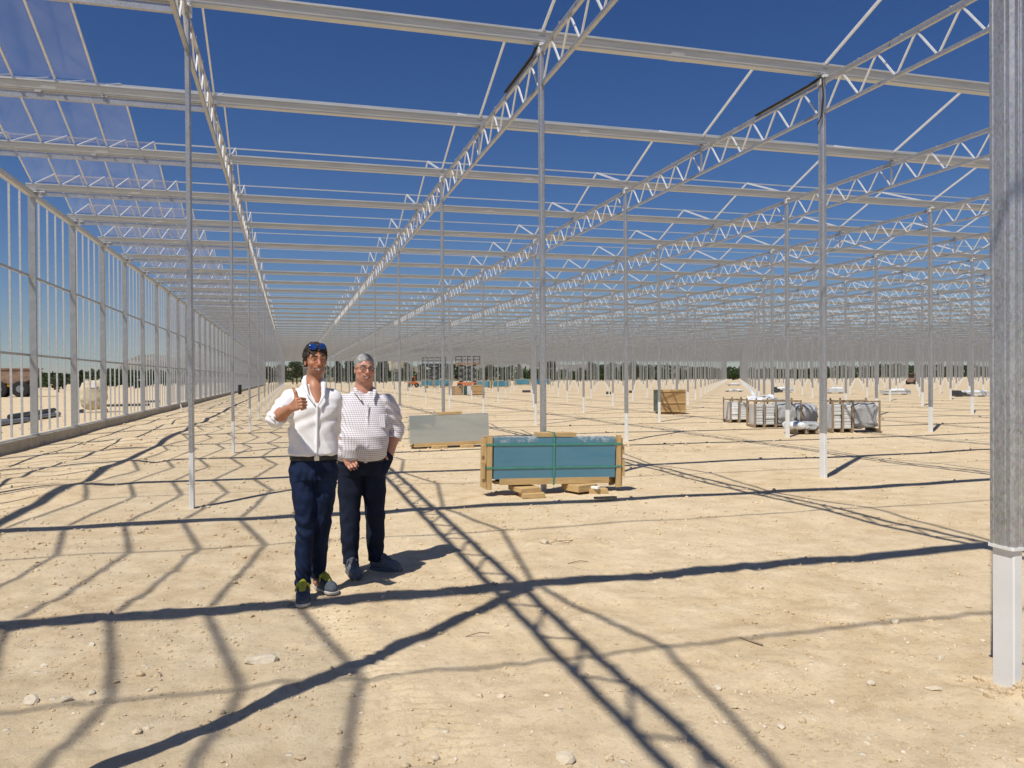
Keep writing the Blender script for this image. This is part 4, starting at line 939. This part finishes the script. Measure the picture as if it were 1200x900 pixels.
def tint(o, base, L, Rm, C, sz, stubble, lips):
    me = o.data; n_ = len(me.vertices); co = np.empty(n_*3, np.float32); me.vertices.foreach_get('co', co); co = co.reshape(-1, 3)
    q = ((co-np.array(C))@Rm)/sz; col = np.tile(np.array([*base, 1.], np.float32), (n_, 1))
    nz = vnoise(co[:, 0]*40, co[:, 2]*40, 3)*.06+1; col[:, :3] *= nz[:, None]
    def paint(m, c): col[:, :3] = col[:, :3]*(1-m[:, None]) + np.array(c)*m[:, None]
    face = (q[:, 1] < -.01)
    g = lambda c, r: np.exp(-(((q[:, 0]-c[0])/r[0])**2+((q[:, 1]-c[1])/r[1])**2+((q[:, 2]-c[2])/r[2])**2))
    paint(.45*np.maximum(g((-.045, -.07, -.012), (.022, .05, .02)), g((.045, -.07, -.012), (.022, .05, .02))), (base[0]*1.05, base[1]*.75, base[2]*.7)); paint(.4*g((0, -.115, -.012), (.015, .03, .018)), (base[0], base[1]*.75, base[2]*.72))
    if stubble:
        m = np.clip((-.028-q[:, 2])/.02, 0, 1)*np.clip((q[:, 2]+.125)/.02, 0, 1)*np.clip((.01-q[:, 1])/.02, 0, 1)*(np.abs(q[:, 0]) < .09); m *= 1-np.exp(-((q[:, 0]/.04)**2+((q[:, 2]+.012)/.022)**2))
        paint(stubble*m, (.13, .095, .08))
    paint(.7*np.exp(-((q[:, 0]/.03)**4+((q[:, 2]+.0585)/.0125)**4))*(q[:, 1] < -.07), lips)
    a = me.color_attributes.new('tint', 'FLOAT_COLOR', 'POINT'); a.data.foreach_set('color', col.ravel())
def finger(F, pts, r): F.chain(pts, [r, r*.96, r*.88, r*.78][:len(pts)], .004)
def shoe(par, F0, d, nm, mat, length=.29, lace='lace_yellow', sole='sole_white', h=.10, boot=False):
    """shoe with its heel at F0 and toe along unit d"""
    d = np.array([d[0], d[1], 0.]); d /= np.linalg.norm(d); s_ = np.array([-d[1], d[0], 0]); F0 = np.array(F0, float); A = lambda u, v, z: F0+d*u+s_*v+np.array([0, 0, z])
    lo = np.minimum(A(-.08, 0, 0), A(length+.06, 0, 0))-.09; hi = np.maximum(A(-.08, 0, 0), A(length+.06, 0, 0))+.09; lo[2] = F0[2]-.02; hi[2] = F0[2]+.24
    f = Field(lo, hi, .004); f.chain([A(.035, 0, .055), A(.13, .004, .052), A(length-.085, .006, .036), A(length-.040, .0, .028)], [.043, .043, .044, .033], .03); f.chain([A(.04, 0, .06), A(.05, 0, .115+(.05 if boot else 0))], [.042, .047], .02); f.chain([A(.08, 0, .085), A(.15, 0, .062)], [.034, .030], .02)
    f.half(A(0, 0, .018), (0, 0, -1), (lo, hi)); f.half(A(0, 0, .125+(.06 if boot else 0)), (0, 0, 1), (lo, hi)); o = f.build('shoe' if not boot else 'boot', mat, par)
    f = Field(lo, hi, .004); f.chain([A(.033, 0, .018), A(.13, .004, .018), A(length-.07, .006, .018), A(length-.045, 0, .018)], [.046, .044, .050, .044], .02); f.half(A(0, 0, .024), (0, 0, 1), (lo, hi)); f.half(A(0, 0, .001), (0, 0, -1), (lo, hi)); f.build('sole', sole, o)
    if lace:
        f = Field(lo, hi, .004); f.chain([A(.075, 0, .125), A(.115, 0, .112), A(.165, 0, .088)], [.026, .026, .022], .008); f.chain([A(.10, .0, .13), A(.09, .04, .11), A(.12, .05, .075)], [.010, .009, .006], .004); f.chain([A(.10, 0, .13), A(.115, -.035, .12), A(.13, -.05, .08)], [.010, .009, .006], .004); f.build('laces', lace, o)
    return o

# ---- the man giving a thumbs-up
p1 = np.array((.13, 5.95, .0)); SK1 = (.44, .225, .14)
R1 = rotm(R(13), R(4), R(-3)); S1 = .93; C1 = np.array((.055, .0, 1.714)); lo, hi = (-.42, -.62, -.02), (.48, .48, 1.95)
f = Field(lo, hi, .005); L1 = head(f, C1, R1, S1)
f.chain([(.052, .015, 1.66), (.04, .02, 1.56), (.035, .025, 1.44)], [.054, .057, .075], .02)
f.loft([(.95, .035, 0, .14, .09), (1.2, .033, 0, .14, .085), (1.38, .03, 0, .15, .09), (1.46, .03, .01, .12, .07), (1.5, .03, .01, .06, .05)], .03); f.cap((.045, -.022, 1.52), (.055, -.058, 1.41), .046, .05, .03)
sR, eR, wR = np.array((-.125, .02, 1.445)), np.array((-.222, -.13, 1.315)), np.array((-.118, -.335, 1.392))
f.chain([sR, eR], [.055, .043], .03); f.chain([eR, eR+(wR-eR)*.35, wR], [.043, .045, .030], .02)
fd = (wR-eR)/np.linalg.norm(wR-eR); up = np.array((0, 0, 1.)); pd = np.cross(up, fd)*-1; pd /= np.linalg.norm(pd)  # palm side
if pd[0] < 0: pd = -pd
ud = np.cross(fd, pd); ud = ud if ud[2] > 0 else -ud
H = lambda a, b, c: wR + fd*a + pd*b + ud*c
for zz in (.030, .010, -.010, -.030): f.cap(H(.01, 0, zz*.6), H(.085, -.002, zz), .015, .0155, .012)
for i, zz in enumerate((.034, .0125, -.009, -.029)):
    ln = (.040, .044, .041, .033)[i]; finger(f, [H(.085, -.004, zz), H(.085+ln*.55, .020, zz-.002), H(.085+ln*.2, .020+ln, zz-.003), H(.052, .018+ln*.75, zz-.003)], .0098)
f.chain([H(.020, .012, .022), H(.058, .018, .050), H(.066, .012, .088), H(.058, .004, .120)], [.017, .0145, .0115, .0095], .008)
sL, eL, wL = np.array((.172, .03, 1.44)), np.array((.185, .25, 1.20)), np.array((.10, .175, 1.0))
f.chain([sL, eL, wL], [.052, .042, .03], .03); f.ell(wL+(-.01, -.01, -.06), (.04, .018, .06), .02)
hj = [(-.042, .0, .92), (-.030, -.01, .555), (-.050, -.03, .10)]; gj = [(.115, .01, .92), (.096, .03, .56), (.058, .19, .12)]
f.chain(hj, [.08, .052, .038], .03); f.chain(gj, [.08, .052, .038], .03)
for a, t in ((hj[2], (-.058, -.14, .04)), (gj[2], (.12, .10, .04))): f.cap((a[0], a[1], .06), t, .034, .025, .02)
man = f.build('person', 'skin'); man.location = p1; tint(man, SK1, L1, R1, C1, S1, .42, (.30, .12, .08))
def brows(o, hair):
    o['hair'] = hair; return o
brows(man, 'dark'); eyes_mouth(L1, R1, S1, man); del man['hair']
hair_shell(L1, R1, C1, S1, lambda x, y: np.where(y < -.03, .086-np.abs(x)*.45, np.where(y < .02, .020-(.02-y)*.2+(np.abs(x) < .07)*.03, -.035)), man, 'hair_dark', .015, 1, .004)
# sunglasses pushed up on the hair
g = MB(); e_ = []
for q in (-1, 1):
    V_, F_ = lump((0, 0, 0), (.031, .008, .024), 4, .85, 0, 14); V_ = np.array([L1((q*.035+v[0], -.081+v[1]+abs(v[0]+q*.035)*.32+.5*v[2], .120+v[2])) for v in V_]); e_.append(np_obj('lens', V_, F_, 'lens_blue', None, True))
fr_ = MB().tube([tuple(L1((x, -.083+abs(x)*.36, .124))) for x in (-.06, -.03, 0, .03, .06)], .004, 6)
for q in (-1, 1): fr_.tube([tuple(L1((q*.068, -.056, .122))), tuple(L1((q*.090, .0, .085))), tuple(L1((q*.088, .04, .03)))], .003, 6)
gs_ = fr_.build('sunglasses', 'black_plastic', None, True, False); gs_.location = p1
for k in e_: k.parent = gs_
tag(gs_, 'blue mirrored sunglasses pushed up on the dark-haired man', 'sunglasses')
# shirt
f = Field((-.42, -.35, .96), (.40, .42, 1.62), .0055)
f.loft([(1.026, .036, 0, .158, .114), (1.046, .036, -.002, .177, .130), (1.07, .036, 0, .178, .130), (1.14, .035, 0, .172, .122), (1.26, .033, 0, .174, .120), (1.38, .03, .0, .182, .120), (1.44, .03, .008, .172, .104), (1.485, .03, .012, .132, .084), (1.515, .033, .016, .098, .076), (1.55, .035, .02, .074, .068)], .01)
f.chain([sR+(.01, 0, 0), sR+(eR-sR)*.5, eR+(eR-sR)*.08], [.074, .066, .062], .03); f.cap(eR, eR+(wR-eR)*.20, .062, .058, .02)
f.chain([sL, eL], [.072, .060], .03); f.cap(eL, eL+(wL-eL)*.2, .06, .056, .02)
f.half(eR+(wR-eR)*.20, wR-eR, (eR-.08, eR+(.12, .06, .12))); f.half(eL+(wL-eL)*.25, wL-eL, (eL-.12, eL+.06))
def wr(X, Y, Z): return (.0045*np.sin(38*(Z+.8*X)+6*np.sin(9*X+5*Y))*np.clip((1.30-Z)/.2, 0, 1)*np.clip((Z-1.0)/.06, .2, 1) + .004*np.sin(60*(X*.8+Z)+5*np.sin(14*Z))*(X < -.12) + .003*np.sin(31*X-22*Z+3*np.sin(17*Z)))
f.wrinkle(wr, (-.42, -.35, .96), (.4, .42, 1.62))
f.cap((.044, -.10, 1.60), (.058, -.150, 1.395), .046, .006, .006, 'cut')     # open neck
f.cap((.06, -.128, 1.40), (.05, -.136, 1.03), .007, .007, .012)              # placket
sh = f.build('shirt', 'white_cotton', man)
f = Field(eR-.1, eR+.1, .004); ax_ = (wR-eR)/np.linalg.norm(wR-eR); f.cap(eR+ax_*.015, eR+ax_*.055, .064, .062, .006); f.half(eR+ax_*.062, ax_, (eR-.1, eR+.1)); f.half(eR+ax_*.005, -ax_, (eR-.1, eR+.1))
f.wrinkle(lambda X, Y, Z: .003*np.sin(90*(X+Y-Z)), eR-.1, eR+.1); f.build('rolled_cuff', 'white_cotton', sh)
DZ = .032; f = Field((-.1, -.2, 1.36), (.2, .14, 1.70), .004)                           # collar: band and two points
f.chain([(-.027, .0, 1.535+DZ), (-.016, .05, 1.56+DZ), (.037, .088, 1.575+DZ), (.088, .05, 1.56+DZ), (.099, .0, 1.535+DZ)], [.019]*5, .006)
f.chain([(-.027, .0, 1.54+DZ), (-.027, -.055, 1.525+DZ*.7), (-.006, -.108, 1.478)], [.019, .019, .008], .006); f.chain([(.099, .0, 1.54+DZ), (.108, -.05, 1.525+DZ*.7), (.106, -.112, 1.465)], [.019, .019, .008], .006)
f.chain([(-.006, -.108, 1.478), (.040, -.134, 1.41)], [.008, .006], .006); f.chain([(.106, -.112, 1.465), (.070, -.136, 1.405)], [.008, .006], .006); f.build('collar', 'white_cotton', sh)
# jeans, belt, shoes
f = Field((-.20, -.2, .05), (.24, .32, 1.06), .0055)
f.loft([(.86, .034, .005, .150, .120), (.92, .034, .005, .172, .124), (1.0, .036, .002, .166, .116), (1.035, .036, 0, .160, .112)], .01)
f.chain([(-.046, 0, .90), (-.036, -.008, .73), (-.030, -.012, .56), (-.042, -.02, .33), (-.050, -.03, .11)], [.094, .082, .066, .060, .056], .018); f.chain([(.118, .008, .90), (.106, .018, .73), (.096, .028, .56), (.076, .11, .33), (.060, .185, .12)], [.092, .080, .064, .058, .054], .018)
f.half((0, 0, .085), (0, 0, -1), ((-.2, -.2, .0), (.24, .32, .12)))
f.wrinkle(lambda X, Y, Z: .0055*np.sin(62*Z+9*np.sin(15*X+4*Z)+8*Y)*(np.exp(-((Z-.52)/.12)**2)+.9*np.exp(-((Z-.16)/.09)**2)+.5*np.exp(-((Z-.86)/.08)**2))+.0015*np.sin(40*X+25*Z), (-.2, -.2, .05), (.24, .32, 1.06))
f.cap((.034, -.125, .97), (.036, -.135, .84), .005, .004, .008)
f.build('jeans', 'blue_denim', man)
f = Field((-.18, -.18, .98), (.25, .18, 1.06), .004); f.loft([(1.0, .036, 0, .171, .123), (1.036, .036, 0, .170, .122)], .0); b_ = f.build('belt', 'belt_leather', man)
MB().box((.052, -.126, 1.018), (.034, .007, .032)).build('buckle', 'buckle_metal', b_)
shoe(man, (-.048, -.0, .0), (-.05, -1), 's', 'shoe_dark', .29); shoe(man, (.062, .23, .0), (.42, -.9), 's', 'shoe_dark', .28)
tag(man, 'tall dark-haired man in plain white shirt and jeans giving a thumbs-up', 'person')

# ---- the man in the checked shirt
p2 = np.array((.60, 6.60, .0)); SK2 = (.52, .28, .20)
R2 = rotm(R(9), R(2), R(2)); S2 = .95; C2 = np.array((-.005, .0, 1.653)); lo, hi = (-.42, -.36, -.02), (.42, .30, 1.86)
f = Field(lo, hi, .005); L2 = head(f, C2, R2, S2, .016)
f.chain([(-.005, .02, 1.58), (-.01, .025, 1.49), (-.02, .03, 1.38)], [.068, .072, .09], .02)
f.loft([(.95, -.04, 0, .15, .11), (1.12, -.03, -.03, .17, .13), (1.3, -.02, 0, .16, .11), (1.40, -.02, .01, .14, .08), (1.44, -.02, .01, .07, .05)], .03)
sR, eR, wR = np.array((-.205, .02, 1.385)), np.array((-.255, .035, 1.13)), np.array((-.185, -.13, .985))
f.chain([sR, eR], [.06, .048], .03); f.chain([eR, eR+(wR-eR)*.35, wR], [.048, .047, .031], .02)
hd = np.array((.55, -.30, -.78)); hd /= np.linalg.norm(hd); sd_ = np.cross(hd, (0, 1, 0)); sd_ /= np.linalg.norm(sd_); nd = np.cross(sd_, hd)
H = lambda a, b, c: wR + hd*a + sd_*b + nd*c
for i, v in enumerate((-.032, -.011, .011, .032)):
    f.cap(H(.01, v*.5, 0), H(.085, v, 0), .0165, .0145, .012); ln = (.062, .075, .080, .070)[i]; sg_ = -1 if nd[1] < 0 else 1
    finger(f, [H(.085, v, 0), H(.085+ln*.42, v*1.05, .006*sg_*-1), H(.085+ln*.75, v*1.05, .018*sg_*-1), H(.085+ln*.98, v, .034*sg_*-1)], .0098)
f.chain([H(.022, .026, 0), H(.055, .050, -.006), H(.085, .058, -.012), H(.105, .055, -.014)], [.016, .014, .0115, .0095], .008)
sL, eL, wL = np.array((.178, .02, 1.385)), np.array((.255, .06, 1.165)), np.array((.195, -.02, .96))
f.chain([sL, eL], [.06, .048], .03); f.chain([eL, eL+(wL-eL)*.4, wL], [.048, .046, .032], .02); f.ell(wL+(-.035, -.03, -.05), (.04, .03, .06), .02)
hj = [(-.125, .0, .86), (-.135, -.01, .46), (-.132, -.03, .12)]; gj = [(.058, .0, .86), (.070, .0, .46), (.078, .03, .12)]
f.chain(hj, [.085, .058, .042], .03); f.chain(gj, [.085, .058, .042], .03)
for a, t in ((hj[2], (-.12, -.15, .04)), (gj[2], (.18, -.03, .04))): f.cap((a[0], a[1], .07), t, .036, .026, .02)
m2 = f.build('person', 'skin'); m2.location = p2; tint(m2, SK2, L2, R2, C2, S2, .12, (.40, .17, .13))
brows(m2, 'grey'); eyes_mouth(L2, R2, S2, m2); del m2['hair']
hair_shell(L2, R2, C2, S2, lambda x, y: np.where(y < -.03, .092-np.abs(x)*.45+.006*np.sin(x*150), np.where(y < .02, .006+(np.abs(x) < .066)*.05+.004*np.sin(y*300), -.032)), m2, 'hair_grey', .007, 5, .008, .38)
sp = MB(); ln_ = MB()
for q in (-1, 1):
    pts = [tuple(L2((q*.034+.025*math.cos(t)*(1 if abs(math.cos(t)) < .8 else .97), -.104+abs(q*.034+.025*math.cos(t))*.16, .018+.0155*math.sin(t)))) for t in np.linspace(0, 2*math.pi, 17)]; sp.tube(pts, .0024, 6); ln_.add(pts[:-1], [tuple(range(16))])
    sp.tube([tuple(L2((q*.058, -.093, .024))), tuple(L2((q*.082, -.04, .022))), tuple(L2((q*.084, .01, .018)))], .0022, 6)
sp.tube([tuple(L2((-.010, -.104, .022))), tuple(L2((0, -.107, .025))), tuple(L2((.010, -.104, .022)))], .0022, 6)
s_ = sp.build('spectacles', 'dark_metal', None, True, False); s_.location = p2; ln_.build('lens', 'spectacle_glass', s_, False, False); tag(s_, 'thin dark-rimmed spectacles worn by the grey-haired man', 'spectacles')
f = Field((-.42, -.36, .88), (.42, .30, 1.58), .0055)
f.loft([(.905, -.04, -.005, .185, .145), (.95, -.038, -.020, .208, .178), (1.02, -.034, -.034, .214, .190), (1.12, -.028, -.036, .214, .188), (1.22, -.022, -.020, .206, .164), (1.33, -.02, -.002, .200, .138), (1.40, -.02, .008, .178, .112), (1.45, -.018, .014, .128, .090), (1.485, -.012, .018, .094, .086)], .01)
f.chain([sR+(.01, 0, 0), (sR+eR)/2, eR], [.080, .074, .070], .03); f.cap(eR, eR+(wR-eR)*.22, .069, .062, .02); f.chain([sL, (sL+eL)/2, eL], [.080, .074, .070], .03); f.cap(eL, eL+(wL-eL)*.30, .069, .060, .02)
f.half(eR+(wR-eR)*.26, wR-eR, (eR+(-.09, -.14, -.12), eR+(.07, .06, .03))); f.half(eL+(wL-eL)*.36, wL-eL, (eL+(-.06, -.12, -.16), eL+(.09, .08, .0)))
f.wrinkle(lambda X, Y, Z: .005*np.sin(34*(Z-.7*np.abs(X))+5*np.sin(8*X))*np.clip((1.05-Z)/.12, 0, 1)+.0045*np.sin(55*(Z+.6*X)+4*np.sin(13*Z+9*X))*(np.abs(X+.02) > .18)+.0028*np.sin(27*X+19*Z+3*np.sin(11*Z)), (-.42, -.36, .88), (.42, .3, 1.58))
f.cap((-.008, -.055, 1.53), (.002, -.142, 1.385), .052, .010, .006, 'cut'); f.cap((.008, -.143, 1.39), (-.01, -.222, 1.05), .006, .006, .014); f.cap((-.01, -.222, 1.05), (-.02, -.19, .93), .006, .006, .012)
sh = f.build('shirt', 'checked_cotton', m2)
for E_, W_ in ((eR, wR), (eL, wL)):
    t0 = .24 if E_ is eR else .34; ax_ = (W_-E_)/np.linalg.norm(W_-E_); c_ = E_+(W_-E_)*t0; f = Field(c_-.1, c_+.1, .004); f.cap(c_-ax_*.035, c_+ax_*.02, .068, .066, .006); f.half(c_+ax_*.018, ax_, (c_-.1, c_+.1)); f.half(c_-ax_*.03, -ax_, (c_-.1, c_+.1)); f.wrinkle(lambda X, Y, Z: .003*np.sin(80*(X-Y+Z)), c_-.1, c_+.1); f.build('rolled_cuff', 'checked_cotton', sh)
f = Field((-.16, -.22, 1.32), (.16, .14, 1.62), .004)
f.chain([(-.083, .0, 1.495), (-.06, .07, 1.52), (-.01, .105, 1.53), (.045, .07, 1.52), (.066, .0, 1.495)], [.016]*5, .006)
f.chain([(-.083, .0, 1.50), (-.080, -.07, 1.478), (-.045, -.128, 1.415)], [.017, .017, .007], .006); f.chain([(.066, .0, 1.50), (.072, -.065, 1.478), (.052, -.130, 1.415)], [.017, .017, .007], .006); f.build('collar', 'checked_cotton', sh)
MB().box((.09, -.155, 1.245), (.10, .008, .11), 0, Matrix.Rotation(R(-9), 3, 'X')).build('breast_pocket', 'checked_cotton', sh)
f = Field((-.28, -.24, .06), (.26, .22, .98), .0055)
f.loft([(.80, -.035, 0, .175, .135), (.88, -.038, -.005, .192, .150), (.935, -.04, -.008, .190, .150)], .01)
f.chain([(-.128, 0, .86), (-.132, -.006, .66), (-.135, -.01, .46), (-.134, -.02, .28), (-.132, -.02, .06)], [.104, .094, .082, .072, .062], .018); f.chain([(.06, 0, .86), (.066, 0, .66), (.070, 0, .46), (.074, .015, .28), (.078, .032, .06)], [.104, .092, .080, .072, .064], .018)
f.cap((.165, -.02, .93), (.13, -.05, .84), .055, .05, .02)
f.half((0, 0, .075), (0, 0, -1), ((-.28, -.24, .0), (.26, .22, .14)))
f.wrinkle(lambda X, Y, Z: .004*np.sin(50*Z+8*np.sin(13*X)+6*Y)*(.6*np.exp(-((Z-.46)/.12)**2)+np.exp(-((Z-.17)/.08)**2))+.002*np.sin(33*X+18*Z), (-.28, -.24, .06), (.26, .22, .98)); f.build('trousers', 'navy_cotton', m2)
f = Field((-.26, -.2, .90), (.18, .2, .96), .004); f.loft([(.912, -.04, -.008, .196, .156), (.944, -.04, -.010, .196, .157)], 0); f.build('belt', 'belt_leather', m2)
shoe(m2, (-.135, .015, .0), (.10, -1), 's', 'shoe_grey', .29, 'shoe_dark', 'shoe_grey', .12, True); shoe(m2, (.045, .06, .0), (.85, -.62), 's', 'shoe_grey', .29, 'shoe_dark', 'shoe_grey', .12, True)
tag(m2, 'stout grey-haired man in checked shirt and navy trousers, hand in pocket', 'person')
